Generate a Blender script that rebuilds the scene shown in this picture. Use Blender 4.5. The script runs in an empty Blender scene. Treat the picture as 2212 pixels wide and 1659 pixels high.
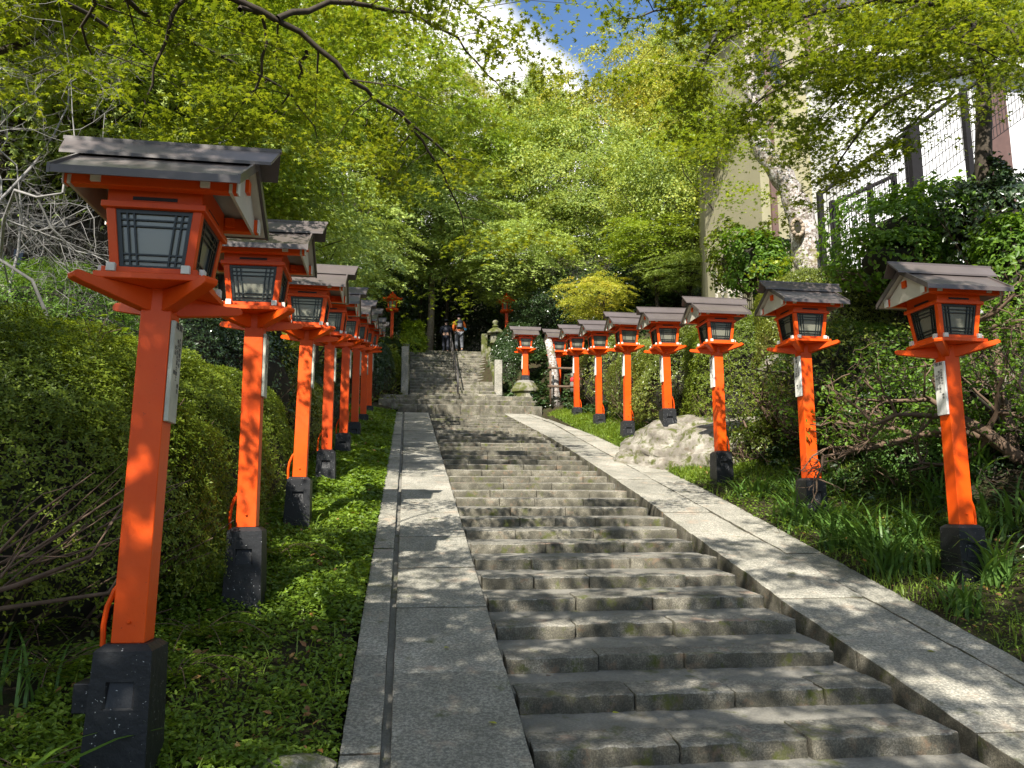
import bpy, math, random
import numpy as np
from mathutils import Vector, Matrix
R = math.radians
SC = bpy.context.scene
COL = SC.collection

# ---------------------------------------------------------------- camera
EYE = Vector((0, 0, 1.6)); FPX = 1703.0; PITCH = R(8.81); YAW = R(7.71)
cam = bpy.data.objects.new('camera', bpy.data.cameras.new('camera')); COL.objects.link(cam)
cam.location = EYE; cam.rotation_euler = (R(90) + PITCH, 0, -YAW)
cam.data.sensor_width = 36; cam.data.lens = 36 * FPX / 2212; cam.data.clip_start = .05; cam.data.clip_end = 3000
SC.camera = cam
# ---------------------------------------------------------------- light
SUN_FROM = Vector((-.46, -.97, 1.02)).normalized()
sun = bpy.data.objects.new('sun', bpy.data.lights.new('sun', 'SUN')); COL.objects.link(sun)
sun.data.energy = 5.0; sun.data.angle = R(.5); sun.data.color = (1, .94, .84)
sun.rotation_euler = SUN_FROM.to_track_quat('Z', 'Y').to_euler()
SC.view_settings.view_transform = 'Standard'; SC.view_settings.look = 'None'
SC.view_settings.exposure = 1.15; SC.view_settings.gamma = 1
W = bpy.data.worlds.new('World'); SC.world = W; W.use_nodes = True
nt = W.node_tree; nt.nodes.clear()
CLOUD_N = Vector((-0.6635, 0.4770, -0.5764))
def wn(t): return nt.nodes.new(t)
sky = wn('ShaderNodeTexSky'); sky.sky_type = 'NISHITA'; sky.sun_disc = False
sky.sun_elevation = math.asin(SUN_FROM.z); sky.sun_rotation = math.atan2(SUN_FROM.x, SUN_FROM.y)
sky.air_density = 1.1; sky.dust_density = .1; sky.ozone_density = 6
tc = wn('ShaderNodeTexCoord'); mp = wn('ShaderNodeMapping'); mp.inputs['Scale'].default_value = (3.2, 3.2, 5.5); mp.inputs['Location'].default_value = (.35, 0, .55)
cn = wn('ShaderNodeTexNoise'); cn.inputs['Scale'].default_value = 1.0; cn.inputs['Detail'].default_value = 9; cn.inputs['Roughness'].default_value = .55
# cloud bank: everything below a tilted plane through the view direction of the gap, edge broken up by noise
dt = wn('ShaderNodeVectorMath'); dt.operation = 'DOT_PRODUCT'; dt.inputs[1].default_value = CLOUD_N
ad = wn('ShaderNodeMath'); ad.operation = 'MULTIPLY_ADD'; ad.inputs[1].default_value = .16
cr = wn('ShaderNodeMapRange'); cr.inputs['From Min'].default_value = .07; cr.inputs['From Max'].default_value = .10
mx = wn('ShaderNodeMix'); mx.data_type = 'RGBA'; mx.inputs['B'].default_value = (8.6, 8.4, 8.1, 1)
bg = wn('ShaderNodeBackground'); bg.inputs['Strength'].default_value = .09; out = wn('ShaderNodeOutputWorld')
L = nt.links.new
L(tc.outputs['Generated'], mp.inputs[0]); L(mp.outputs[0], cn.inputs['Vector'])
L(tc.outputs['Generated'], dt.inputs[0]); L(cn.outputs['Fac'], ad.inputs[0]); L(dt.outputs['Value'], ad.inputs[2])
# unseen overcast added away from the clear patch to whiten the ambient light
d2 = wn('ShaderNodeVectorMath'); d2.operation = 'DOT_PRODUCT'; d2.inputs[1].default_value = (.18, .84, .51); L(tc.outputs['Generated'], d2.inputs[0])
far = wn('ShaderNodeMapRange'); far.inputs['From Min'].default_value = .955; far.inputs['From Max'].default_value = .86; far.inputs['To Max'].default_value = .26; L(d2.outputs['Value'], far.inputs['Value'])
mxx = wn('ShaderNodeMath'); mxx.operation = 'MAXIMUM'; L(cr.outputs[0], mxx.inputs[0]); L(far.outputs[0], mxx.inputs[1])
L(ad.outputs[0], cr.inputs['Value']); L(mxx.outputs[0], mx.inputs['Factor'])
L(sky.outputs[0], mx.inputs['A']); L(mx.outputs['Result'], bg.inputs['Color']); L(bg.outputs[0], out.inputs[0])
SC.cycles.use_denoising = True
SC.cycles.max_bounces = 6; SC.cycles.diffuse_bounces = 3; SC.cycles.transmission_bounces = 4; SC.cycles.glossy_bounces = 2
SC.cycles.sample_clamp_indirect = 6

# ---------------------------------------------------------------- helpers
cp, sp = math.cos(PITCH), math.sin(PITCH)
CF = Vector((math.sin(YAW)*cp, math.cos(YAW)*cp, sp)); CR = Vector((math.cos(YAW), -math.sin(YAW), 0)); CU = CR.cross(CF)
def ray(px, py): return CR*((px-1106)/FPX) + CU*((829.5-py)/FPX) + CF
def at(px, py, Y):                       # world point seen at picture point (px,py) at distance Y along the stairs
    d = ray(px, py); return EYE + d*(Y/d.y)

def vnoise(P, s=1.0, seed=0):
    P = np.asarray(P, float)*s + seed*17.31
    I = np.floor(P).astype(np.int64); F = P-I; F = F*F*(3-2*F)
    def h(a, b, c):
        n = (a*73856093) ^ (b*19349663) ^ (c*83492791)
        n = (n ^ (n >> 13))*1274126177 & 0x7fffffff
        return ((n ^ (n >> 16)) & 0xffff)/65535.0
    r = 0
    for dx in (0, 1):
        for dy in (0, 1):
            for dz in (0, 1):
                w = (F[..., 0] if dx else 1-F[..., 0])*(F[..., 1] if dy else 1-F[..., 1])*(F[..., 2] if dz else 1-F[..., 2])
                r = r+w*h(I[..., 0]+dx, I[..., 1]+dy, I[..., 2]+dz)
    return r*2-1
def fbm(P, s=1.0, o=3, seed=0): return sum(vnoise(P, s*2**i, seed+i)/2**i for i in range(o))

def link(name, mesh, mat=None, parent=None, smooth=False):
    if mat is not None and not mesh.materials: mesh.materials.append(mat)
    if smooth and len(mesh.polygons): mesh.polygons.foreach_set('use_smooth', np.ones(len(mesh.polygons), bool))
    o = bpy.data.objects.new(name, mesh); COL.objects.link(o)
    if parent is not None: o.parent = parent
    return o
def tag(o, label=None, cat=None, group=None, kind=None):
    if label: o['label'] = label
    if cat: o['category'] = cat
    if group: o['group'] = group
    if kind: o['kind'] = kind
    return o
def empty(name, loc=(0, 0, 0), rz=0):
    o = bpy.data.objects.new(name, None); COL.objects.link(o); o.location = loc; o.rotation_euler[2] = rz
    o.empty_display_size = .2; return o
def npmesh(name, V, F):
    """V (n,3), F (m,k) fixed size faces"""
    V = np.ascontiguousarray(V, np.float32); F = np.ascontiguousarray(F, np.int32)
    me = bpy.data.meshes.new(name); m, k = F.shape
    me.vertices.add(len(V)); me.vertices.foreach_set('co', V.ravel())
    me.loops.add(m*k); me.loops.foreach_set('vertex_index', F.ravel())
    me.polygons.add(m); me.polygons.foreach_set('loop_start', np.arange(0, m*k, k, dtype=np.int32))
    me.update(calc_edges=True); return me

class MB:
    def __init__(s): s.v = []; s.f = []
    def add(s, vs, fs):
        b = len(s.v); s.v += [tuple(v) for v in vs]; s.f += [tuple(i+b for i in f) for f in fs]; return s
    def box(s, x0, x1, y0, y1, z0, z1):
        return s.add([(x0, y0, z0), (x1, y0, z0), (x1, y1, z0), (x0, y1, z0), (x0, y0, z1), (x1, y0, z1), (x1, y1, z1), (x0, y1, z1)],
                     [(0, 3, 2, 1), (4, 5, 6, 7), (0, 1, 5, 4), (1, 2, 6, 5), (2, 3, 7, 6), (3, 0, 4, 7)])
    def frus(s, a, z0, b, z1, cx=0, cy=0):      # a,b = (hx,hy) half sizes at z0,z1
        v = [(cx+sx*a[0], cy+sy*a[1], z0) for sx, sy in ((-1, -1), (1, -1), (1, 1), (-1, 1))]+[(cx+sx*b[0], cy+sy*b[1], z1) for sx, sy in ((-1, -1), (1, -1), (1, 1), (-1, 1))]
        return s.add(v, [(0, 3, 2, 1), (4, 5, 6, 7), (0, 1, 5, 4), (1, 2, 6, 5), (2, 3, 7, 6), (3, 0, 4, 7)])
    def prism(s, poly, a0, a1, axis):           # poly in the two other axes, extruded along axis
        def p(u, v, a): return {'x': (a, u, v), 'y': (u, a, v), 'z': (u, v, a)}[axis]
        n = len(poly)
        vs = [p(u, v, a0) for u, v in poly]+[p(u, v, a1) for u, v in poly]
        fs = [tuple(range(n))[::-1], tuple(range(n, 2*n))]+[(i, (i+1) % n, n+(i+1) % n, n+i) for i in range(n)]
        return s.add(vs, fs)
    def tube(s, pts, rad, n=8, cap=True):
        pts = [Vector(p) for p in pts]
        if not hasattr(rad, '__len__'): rad = [rad]*len(pts)
        b = len(s.v); ref = Vector((0.13, .21, 1))
        for i, p in enumerate(pts):
            t = (pts[min(i+1, len(pts)-1)]-pts[max(i-1, 0)])
            if t.length < 1e-9: t = Vector((0, 0, 1))
            t.normalize()
            if abs(t.dot(ref.normalized())) > .95: ref = Vector((1, .2, .1))
            u = t.cross(ref).normalized(); w = t.cross(u); ref = -u.cross(t) if False else ref
            for k in range(n):
                a = 2*math.pi*k/n; s.v.append(tuple(p+(u*math.cos(a)+w*math.sin(a))*rad[i]))
        for i in range(len(pts)-1):
            for k in range(n):
                s.f.append((b+i*n+k, b+i*n+(k+1) % n, b+(i+1)*n+(k+1) % n, b+(i+1)*n+k))
        if cap:
            s.f.append(tuple(b+k for k in range(n))[::-1]); e = b+(len(pts)-1)*n; s.f.append(tuple(e+k for k in range(n)))
        return s
    def lathe(s, prof, n=16, c=(0, 0)):
        b = len(s.v)
        for r_, z in prof:
            for k in range(n):
                a = 2*math.pi*(k+.5)/n; s.v.append((c[0]+r_*math.cos(a), c[1]+r_*math.sin(a), z))
        for i in range(len(prof)-1):
            for k in range(n): s.f.append((b+i*n+k, b+i*n+(k+1) % n, b+(i+1)*n+(k+1) % n, b+(i+1)*n+k))
        s.f.append(tuple(b+k for k in range(n))[::-1]); e = b+(len(prof)-1)*n; s.f.append(tuple(e+k for k in range(n)))
        return s
    def mesh(s, name, k=1.0, bevel=0):
        me = bpy.data.meshes.new(name); me.from_pydata([(a*k, b*k, c*k) for a, b, c in s.v], [], s.f); me.update()
        if bevel:
            import bmesh
            bm = bmesh.new(); bm.from_mesh(me)
            bmesh.ops.bevel(bm, geom=[e for e in bm.edges if len(e.link_faces) == 2 and e.calc_face_angle(0) > .5], offset=bevel, segments=1, affect='EDGES')
            bm.to_mesh(me); bm.free()
        return me
    def build(s, name, mat, parent=None, k=1.0, bevel=0, smooth=False):
        return link(name, s.mesh(name, k, bevel), mat, parent, smooth)

# ---------------------------------------------------------------- materials
def new_mat(name):
    m = bpy.data.materials.new(name); m.use_nodes = True; t = m.node_tree; t.nodes.clear()
    o = t.nodes.new('ShaderNodeOutputMaterial'); return m, t, o
def nn(t, typ, **kw):
    n = t.nodes.new(typ)
    for k, v in kw.items():
        if k in n.inputs: n.inputs[k].default_value = v
        else: setattr(n, k, v)
    return n
def ramp(t, fac, stops):
    r = t.nodes.new('ShaderNodeValToRGB'); e = r.color_ramp.elements
    while len(e) < len(stops): e.new(.5)
    for i, (p, c) in enumerate(stops): e[i].position = p; e[i].color = (*c, 1)
    t.links.new(fac, r.inputs[0]); return r.outputs[0]
def mixc(t, f, a, b, mode='MIX'):
    m = t.nodes.new('ShaderNodeMix'); m.data_type = 'RGBA'; m.blend_type = mode
    for k, v in (('Factor', f), ('A', a), ('B', b)):
        if hasattr(v, 'links'): t.links.new(v, m.inputs[k])
        elif k == 'Factor': m.inputs[k].default_value = v
        else: m.inputs[k].default_value = (*v, 1)
    return m.outputs['Result']
def noise(t, scale, detail=4, rough=.55, vec=None, out='Fac'):
    n = nn(t, 'ShaderNodeTexNoise', Scale=scale, Detail=detail, Roughness=rough)
    if vec is None:
        c = t.nodes.new('ShaderNodeTexCoord'); vec = c.outputs['Object']
    t.links.new(vec, n.inputs['Vector']); return n.outputs[out]
def geopos(t): return t.nodes.new('ShaderNodeNewGeometry').outputs['Position']
def finish(t, o, col, rough=.6, spec=.5, bump=None, bstr=.3, bdist=.01, metal=0, coat=0):
    b = nn(t, 'ShaderNodeBsdfPrincipled')
    if hasattr(col, 'links'): t.links.new(col, b.inputs['Base Color'])
    else: b.inputs['Base Color'].default_value = (*col, 1)
    if hasattr(rough, 'links'): t.links.new(rough, b.inputs['Roughness'])
    else: b.inputs['Roughness'].default_value = rough
    b.inputs['Specular IOR Level'].default_value = spec; b.inputs['Metallic'].default_value = metal; b.inputs['Coat Weight'].default_value = coat
    if bump is not None:
        bp = nn(t, 'ShaderNodeBump', Strength=bstr, Distance=bdist); t.links.new(bump, bp.inputs['Height']); t.links.new(bp.outputs[0], b.inputs['Normal'])
    t.links.new(b.outputs[0], o.inputs[0]); return b

def simple(name, col, rough=.6, var=.25, scale=6, spec=.5, bstr=.15, bscale=60, metal=0, coat=0):
    m, t, o = new_mat(name); p = geopos(t)
    c = ramp(t, noise(t, scale, 5, .6, p), [(.25, tuple(x*(1-var) for x in col)), (.75, tuple(min(1, x*(1+var)) for x in col))])
    finish(t, o, c, rough, spec, noise(t, bscale, 3, .6, p), bstr, .004, metal, coat); return m

def leafmat(name, cols, trans=.45, rough=.45, tcol=1.25, spec=.35):
    m, t, o = new_mat(name)
    g = t.nodes.new('ShaderNodeNewGeometry'); oi = t.nodes.new('ShaderNodeObjectInfo')
    n = noise(t, .55, 3, .6, g.outputs['Position'])
    mm = nn(t, 'ShaderNodeMath', operation='MULTIPLY_ADD'); mm.inputs[1].default_value = .45
    t.links.new(g.outputs['Random Per Island'], mm.inputs[0])
    m2 = nn(t, 'ShaderNodeMath', operation='MULTIPLY_ADD'); m2.inputs[1].default_value = .9; m2.inputs[2].default_value = -.2
    t.links.new(n, m2.inputs[0]); t.links.new(m2.outputs[0], mm.inputs[2])
    k = len(cols); c = ramp(t, mm.outputs[0], [(.1+.8*i/(k-1), cc) for i, cc in enumerate(cols)])
    b = nn(t, 'ShaderNodeBsdfPrincipled', Roughness=rough); b.inputs['Specular IOR Level'].default_value = spec
    t.links.new(c, b.inputs['Base Color'])
    tr = nn(t, 'ShaderNodeBsdfTranslucent'); tcn = mixc(t, 1.0, c, (tcol*1.22, tcol*1.12, tcol*.45), 'MULTIPLY'); t.links.new(tcn, tr.inputs[0])
    mx = nn(t, 'ShaderNodeMixShader'); mx.inputs[0].default_value = trans
    t.links.new(b.outputs[0], mx.inputs[1]); t.links.new(tr.outputs[0], mx.inputs[2]); t.links.new(mx.outputs[0], o.inputs[0])
    return m

def stonemat(name, dark, mid, light, warm, moss=.0, speck=1.0, scale=1.0, tone=1.0):
    m, t, o = new_mat(name); p = geopos(t)
    big = ramp(t, noise(t, 1.7*scale, 5, .6, p), [(.28, dark), (.5, mid), (.74, light)])
    sp_ = ramp(t, noise(t, 42*scale, 4, .75, p), [(.40, (.16, .17, .15)), (.5, (.66, .67, .62)), (.61, (1.6, 1.58, 1.48))])
    c = mixc(t, .75*speck, big, sp_, 'MULTIPLY')
    c = mixc(t, .3, c, mid)
    rn = t.nodes.new('ShaderNodeNewGeometry').outputs['Random Per Island']; oi = t.nodes.new('ShaderNodeObjectInfo').outputs['Random']
    ma = nn(t, 'ShaderNodeMath', operation='ADD'); t.links.new(rn, ma.inputs[0]); t.links.new(oi, ma.inputs[1])
    tn = ramp(t, ma.outputs[0], [(0, (.72, .72, .70)), (1, (1.12, 1.1, 1.08))]); ma.use_clamp = True; c = mixc(t, tone, c, tn, 'MULTIPLY')
    st = ramp(t, noise(t, 3.1*scale, 4, .65, p), [(.58, (0, 0, 0)), (.72, (.75, .75, .75))]); c = mixc(t, st, c, warm)
    if moss:
        ms = ramp(t, noise(t, 2.3*scale, 6, .7, p), [(.62-moss*.35, (0, 0, 0)), (.74-moss*.35, (1, 1, 1))])
        c = mixc(t, ms, c, (.075, .085, .018))
    finish(t, o, c, .85, .3, noise(t, 45*scale, 6, .7, p), .9, .012); return m

M = {}
def redmat():
    m, t, o = new_mat('vermilion_paint'); p = geopos(t)
    c = ramp(t, noise(t, 2.5, 5, .6, p), [(.3, (.66, .060, .0015)), (.7, (.80, .086, .002))])
    ch = ramp(t, noise(t, 38, 4, .7, p), [(.68, (0, 0, 0)), (.71, (1, 1, 1))]); c = mixc(t, ch, c, (.36, .03, .008))
    oi = t.nodes.new('ShaderNodeObjectInfo').outputs['Random']; c = mixc(t, 1.0, c, ramp(t, oi, [(0, (.86, .84, .9)), (1, (1.06, 1.15, 1.3))]), 'MULTIPLY')
    fd = ramp(t, noise(t, 1.3, 4, .6, p), [(.5, (0, 0, 0)), (.75, (.45, .45, .45))]); c = mixc(t, fd, c, (.70, .13, .03))
    dr = ramp(t, noise(t, 9, 5, .7, p), [(.62, (0, 0, 0)), (.8, (.5, .5, .5))]); c = mixc(t, dr, c, (.42, .05, .01))
    finish(t, o, c, .42, .28, noise(t, 25, 4, .6, p), .12, .01, 0, 0); return m
M['red'] = redmat()
def blackmat():
    m, t, o = new_mat('black_paint'); p = geopos(t)
    c = ramp(t, noise(t, 60, 2, .5, p), [(.0, (.012, .013, .015)), (.71, (.02, .021, .023)), (.735, (.5, .5, .48))])
    finish(t, o, c, .45, .3, noise(t, 14, 4, .6, p), .35, .015); return m
M['black'] = blackmat()
M['roof'] = simple('bronze_roof_sheet', (.095, .078, .074), .36, .18, 3, .6, .15, 5)
M['roof_dark'] = simple('dark_roof_sheet', (.05, .045, .045), .5, .3, 8)
def roofworn():
    m, t, o = new_mat('lichened_roof_sheet'); p = geopos(t)
    c = ramp(t, noise(t, 9, 6, .75, p), [(.4, (.035, .03, .025)), (.5, (.3, .27, .22)), (.7, (.45, .42, .36))])
    finish(t, o, c, .8, .3); return m
M['roof_worn'] = roofworn()
M['white'] = simple('aged_white_paint', (.62, .60, .54), .6, .2, 7)
M['cream'] = simple('cream_soffit_board', (.50, .46, .38), .7, .15, 4)
M['lattice'] = simple('dark_green_lattice', (.012, .017, .016), .4, .2, 9)
def panemat():
    m, t, o = new_mat('frosted_pane')
    b = nn(t, 'ShaderNodeBsdfPrincipled', Roughness=.22); b.inputs['Base Color'].default_value = (.17, .17, .13, 1); b.inputs['Specular IOR Level'].default_value = .8
    t.links.new(b.outputs[0], o.inputs[0]); return m
M['pane'] = panemat()
M['ink'] = simple('ink', (.02, .02, .025), .7, .1)
M['sign'] = simple('painted_sign_board', (.72, .71, .66), .55, .1, 5)
M['sign_old'] = simple('weathered_sign_board', (.42, .42, .34), .6, .25, 9)
M['stone'] = stonemat('granite', (.055, .052, .045), (.19, .183, .16), (.38, .36, .32), (.27, .18, .13), .1, .9)
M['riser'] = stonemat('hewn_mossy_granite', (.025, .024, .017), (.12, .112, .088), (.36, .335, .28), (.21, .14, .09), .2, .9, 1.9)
M['slab'] = stonemat('granite_slab', (.15, .148, .125), (.28, .272, .24), (.44, .42, .375), (.36, .28, .21), .04)
M['concrete'] = stonemat('step_mortar', (.10, .098, .085), (.18, .175, .155), (.27, .26, .235), (.19, .16, .12), .12, .35)
M['moss_stone'] = stonemat('mossy_stone', (.09, .09, .07), (.21, .20, .16), (.40, .39, .34), (.25, .22, .15), .55)
M['rock'] = stonemat('lichen_rock', (.07, .06, .045), (.24, .22, .19), (.55, .53, .48), (.13, .09, .055), .36, .6, 2.0)
M['bark'] = simple('dark_bark', (.05, .04, .03), .9, .5, 9, .2, .8, 25)
M['bark_pale'] = simple('pale_bark', (.30, .24, .18), .9, .4, 7, .2, .8, 20)
def lichenbark():
    m, t, o = new_mat('lichen_bark'); p = geopos(t)
    c = ramp(t, noise(t, 14, 6, .75, p), [(.36, (.09, .06, .05)), (.47, (.26, .22, .19)), (.58, (.58, .55, .52))])
    ms = ramp(t, noise(t, 2.2, 3, .6, p), [(.54, (0, 0, 0)), (.66, (.8, .8, .8))]); c = mixc(t, ms, c, (.16, .13, .03))
    finish(t, o, c, .9, .2, noise(t, 22, 5, .7, p), 1.0, .03); return m
M['bark_lichen'] = lichenbark()
M['twig_white'] = simple('bleached_twigs', (.22, .21, .20), .8, .3, 8)
M['twig_brown'] = simple('brown_twigs', (.11, .07, .045), .85, .4, 12)
M['soil'] = None
def soilmat():
    m, t, o = new_mat('leaf_litter_soil'); p = geopos(t)
    c = ramp(t, noise(t, 5, 8, .7, p), [(.3, (.018, .015, .008)), (.5, (.045, .035, .018)), (.62, (.03, .045, .012)), (.8, (.10, .07, .04))])
    finish(t, o, c, .95, .2, noise(t, 20, 6, .7, p), 1.0, .05); return m
M['soil'] = soilmat()
Y1 = (.10, .17, .012)
M['maple'] = leafmat('maple_leaf', [(0.094, 0.175, 0.013), (0.188, 0.275, 0.02), (0.288, 0.362, 0.027), (0.375, 0.425, 0.037)], 0.36)
M['maple_pale'] = leafmat('pale_maple_leaf', [(0.127, 0.21, 0.044), (0.24, 0.33, 0.067), (0.374, 0.466, 0.113), (0.51, 0.6, 0.18)], 0.3)
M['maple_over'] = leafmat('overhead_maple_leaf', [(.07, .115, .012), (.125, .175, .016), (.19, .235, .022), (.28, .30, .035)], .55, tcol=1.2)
M['olive'] = leafmat('olive_leaf', [(0.106, 0.146, 0.026), (0.225, 0.265, 0.033), (0.356, 0.356, 0.039), (0.476, 0.344, 0.039)], 0.3)
M['olive2'] = leafmat('small_green_leaf', [(0.09, 0.143, 0.03), (0.18, 0.256, 0.044), (0.3, 0.36, 0.06), (0.45, 0.45, 0.074)], 0.3)
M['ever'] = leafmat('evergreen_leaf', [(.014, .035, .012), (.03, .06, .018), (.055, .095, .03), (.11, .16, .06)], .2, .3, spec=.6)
M['yellow'] = leafmat('yellow_maple_leaf', [(.20, .27, .03), (.33, .38, .04), (.48, .45, .05), (.50, .24, .035)], .4)
M['azalea'] = leafmat('azalea_leaf', [(0.059, 0.092, 0.011), (0.108, 0.162, 0.015), (0.184, 0.238, 0.022), (0.259, 0.292, 0.032)], .35)
M['hedge'] = leafmat('hedge_leaf', [(0.053, 0.086, 0.015), (0.119, 0.158, 0.026), (0.224, 0.264, 0.04), (0.317, 0.29, 0.092)], .3, .35, spec=.5)
M['cover'] = leafmat('ground_cover_leaf', [(0.053, 0.101, 0.012), (0.107, 0.178, 0.018), (0.167, 0.261, 0.023), (0.261, 0.356, 0.036)], .35)
M['grass'] = leafmat('grass_blade', [(0.096, 0.156, 0.024), (0.156, 0.24, 0.036), (0.228, 0.324, 0.048), (0.312, 0.384, 0.096)], .4)
M['iris'] = leafmat('iris_blade', [(0.038, 0.09, 0.018), (0.075, 0.15, 0.03), (0.12, 0.225, 0.045), (0.21, 0.33, 0.075)], .3, .42, spec=.3)
M['shrub'] = leafmat('broad_shrub_leaf', [(0.052, 0.115, 0.014), (0.092, 0.184, 0.023), (0.149, 0.265, 0.029), (0.23, 0.345, 0.057)], .45)
M['dark_core'] = simple('shrub_core', (.02, .018, .010), .95, .4, 9)

# ---------------------------------------------------------------- leaves
def tmpl(kind):
    if kind == 'maple':
        A = [-104, -52, 0, 52, 104]; r_ = [.55, .88, 1, .88, .55]; v = [(0, -.12, 0)]
        for i in range(5): a = R(A[i]); v.append((math.sin(a)*r_[i], math.cos(a)*r_[i], -.16))
        for a, q in ((-150, .22), (-78, .30), (-26, .34), (26, .34), (78, .30), (150, .22)): v.append((math.sin(R(a))*q, math.cos(R(a))*q, 0))
        return v, [(0, 6+i, 1+i, 7+i) for i in range(5)]
    if kind == 'tri3':
        v = [(-.16, -.1, 0), (.16, -.1, 0), (0, 1, -.12), (-.06, .25, 0), (-.9, .45, -.15), (-.1, -.15, 0), (.06, .25, 0), (.1, -.15, 0), (.9, .45, -.15)]
        return v, [(0, 1, 2), (3, 4, 5), (6, 7, 8)]
    if kind == 'oval':
        return [(0, -.55, 0), (.30, 0, .07), (0, .6, -.06), (-.30, 0, .07)], [(0, 1, 2, 3)]
    if kind == 'broad':
        return [(0, -.6, 0), (.36, -.15, .10), (.24, .32, .06), (0, .75, -.12), (-.24, .32, .06), (-.36, -.15, .10)], [(0, 1, 2, 3), (0, 3, 4, 5)]
    if kind == 'tuft':    # a small whorl of three narrow leaves
        v = []; f = []
        for i in range(3):
            a = i*2.094; c, s_ = math.cos(a), math.sin(a); b = len(v)
            for x, y, z in ((0, 0, 0), (.22, .5, .22), (0, 1, .3), (-.22, .5, .22)): v.append((x*c-y*s_, x*s_+y*c, z))
            f.append((b, b+1, b+2, b+3))
        return v, f
def leaves(C, N, S, kind, rng):
    C = np.asarray(C, float); N = np.asarray(N, float); n = len(C)
    N = N/np.maximum(np.linalg.norm(N, axis=1, keepdims=True), 1e-6)
    T = rng.normal(size=(n, 3)); T -= N*np.sum(T*N, 1, keepdims=True); T /= np.linalg.norm(T, axis=1, keepdims=True); B = np.cross(N, T)
    tv, tf = tmpl(kind); tv = np.array(tv); tf = np.array(tf)
    S = np.broadcast_to(np.asarray(S, float), (n,))[:, None, None]
    V = C[:, None, :]+S*(tv[None, :, 0:1]*T[:, None, :]+tv[None, :, 1:2]*B[:, None, :]+tv[None, :, 2:3]*N[:, None, :])
    F = tf[None]+(np.arange(n)*len(tv))[:, None, None]
    return V.reshape(-1, 3), F.reshape(-1, tf.shape[1])
def discs(rng, cen, rad, nrm, per, size, thick=.14, jit=.5, droop=.3):
    """leaf centres + normals on a set of flat sprays"""
    cen = np.asarray(cen, float); rad = np.asarray(rad, float); nrm = np.asarray(nrm, float); nrm /= np.linalg.norm(nrm, axis=1, keepdims=True)
    idx = np.repeat(np.arange(len(cen)), per); n = len(idx); N = nrm[idx]
    T = np.cross(N, [0.3, .9, .1]); T /= np.linalg.norm(T, axis=1, keepdims=True); B = np.cross(N, T)
    r_ = np.sqrt(rng.random(n)); a = rng.random(n)*6.283
    wob = 1+.35*np.sin(a*3+idx*1.7)+.2*np.sin(a*5+idx)
    rr = (r_*wob*rad[idx])[:, None]
    P = cen[idx]+rr*(np.cos(a)[:, None]*T+np.sin(a)[:, None]*B)+N*(rng.normal(size=n)*thick*rad[idx])[:, None]
    P[:, 2] -= droop*rad[idx]*r_**2
    NN = N+rng.normal(size=(n, 3))*jit
    return P, NN
def crown_mesh(name, seed, Rr, nd, rd, per, size, kind, jit=.55, up=1.0, outw=.6, hollow=.35, thick=.14, conic=0):
    rng = np.random.default_rng(seed)
    d = rng.normal(size=(nd, 3)); d /= np.linalg.norm(d, axis=1, keepdims=True); d[:, 2] = d[:, 2]*.9+.08
    q = (hollow+(1-hollow)*rng.random(nd)**.6)[:, None]
    lump = (1+.28*vnoise(d*1.9, 1, seed))[:, None]
    cen = d*q*lump*np.array(Rr)
    if conic: s_ = (1-conic*(cen[:, 2]/Rr[2]+1)/2); cen[:, 0] *= s_; cen[:, 1] *= s_
    rad = rd*(.6+.8*rng.random(nd)); nrm = np.array([0, -.35, up])+d*outw+rng.normal(size=(nd, 3))*.15
    P, N = discs(rng, cen, rad, nrm, per, size, thick, jit)
    V, F = leaves(P, N, size*(.65+.7*rng.random(len(P))), kind, rng)
    return npmesh(name, V, F), cen
def limbs(rng, base, top, cens, r0, every=3, n=7):
    """trunk from base to top, limbs to some spray centres"""
    mb = MB(); base = Vector(base); top = Vector(top); pts = []
    for i in range(9):
        u = i/8; p = base.lerp(top, u); p += Vector((rng.normal(), rng.normal(), 0))*.10*(r0*6)*min(u*3, 1); pts.append(p)
    mb.tube(pts, [r0*(1.35 if i == 0 else 1)*(1-.75*i/8) for i in range(9)], n+2)
    for c in cens[::every]:
        c = Vector(c); u = .45+.5*rng.random(); k = int(u*8); a = pts[k]; mid = a.lerp(c, .5)+Vector((rng.normal(), rng.normal(), rng.normal()+1))*.12*(c-a).length
        q = [a, a.lerp(mid, .6), mid, mid.lerp(c, .6), c]; rr = r0*(1-.75*u)*.55
        mb.tube(q, [rr, rr*.8, rr*.6, rr*.4, rr*.15], 5, False)
    return mb

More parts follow.
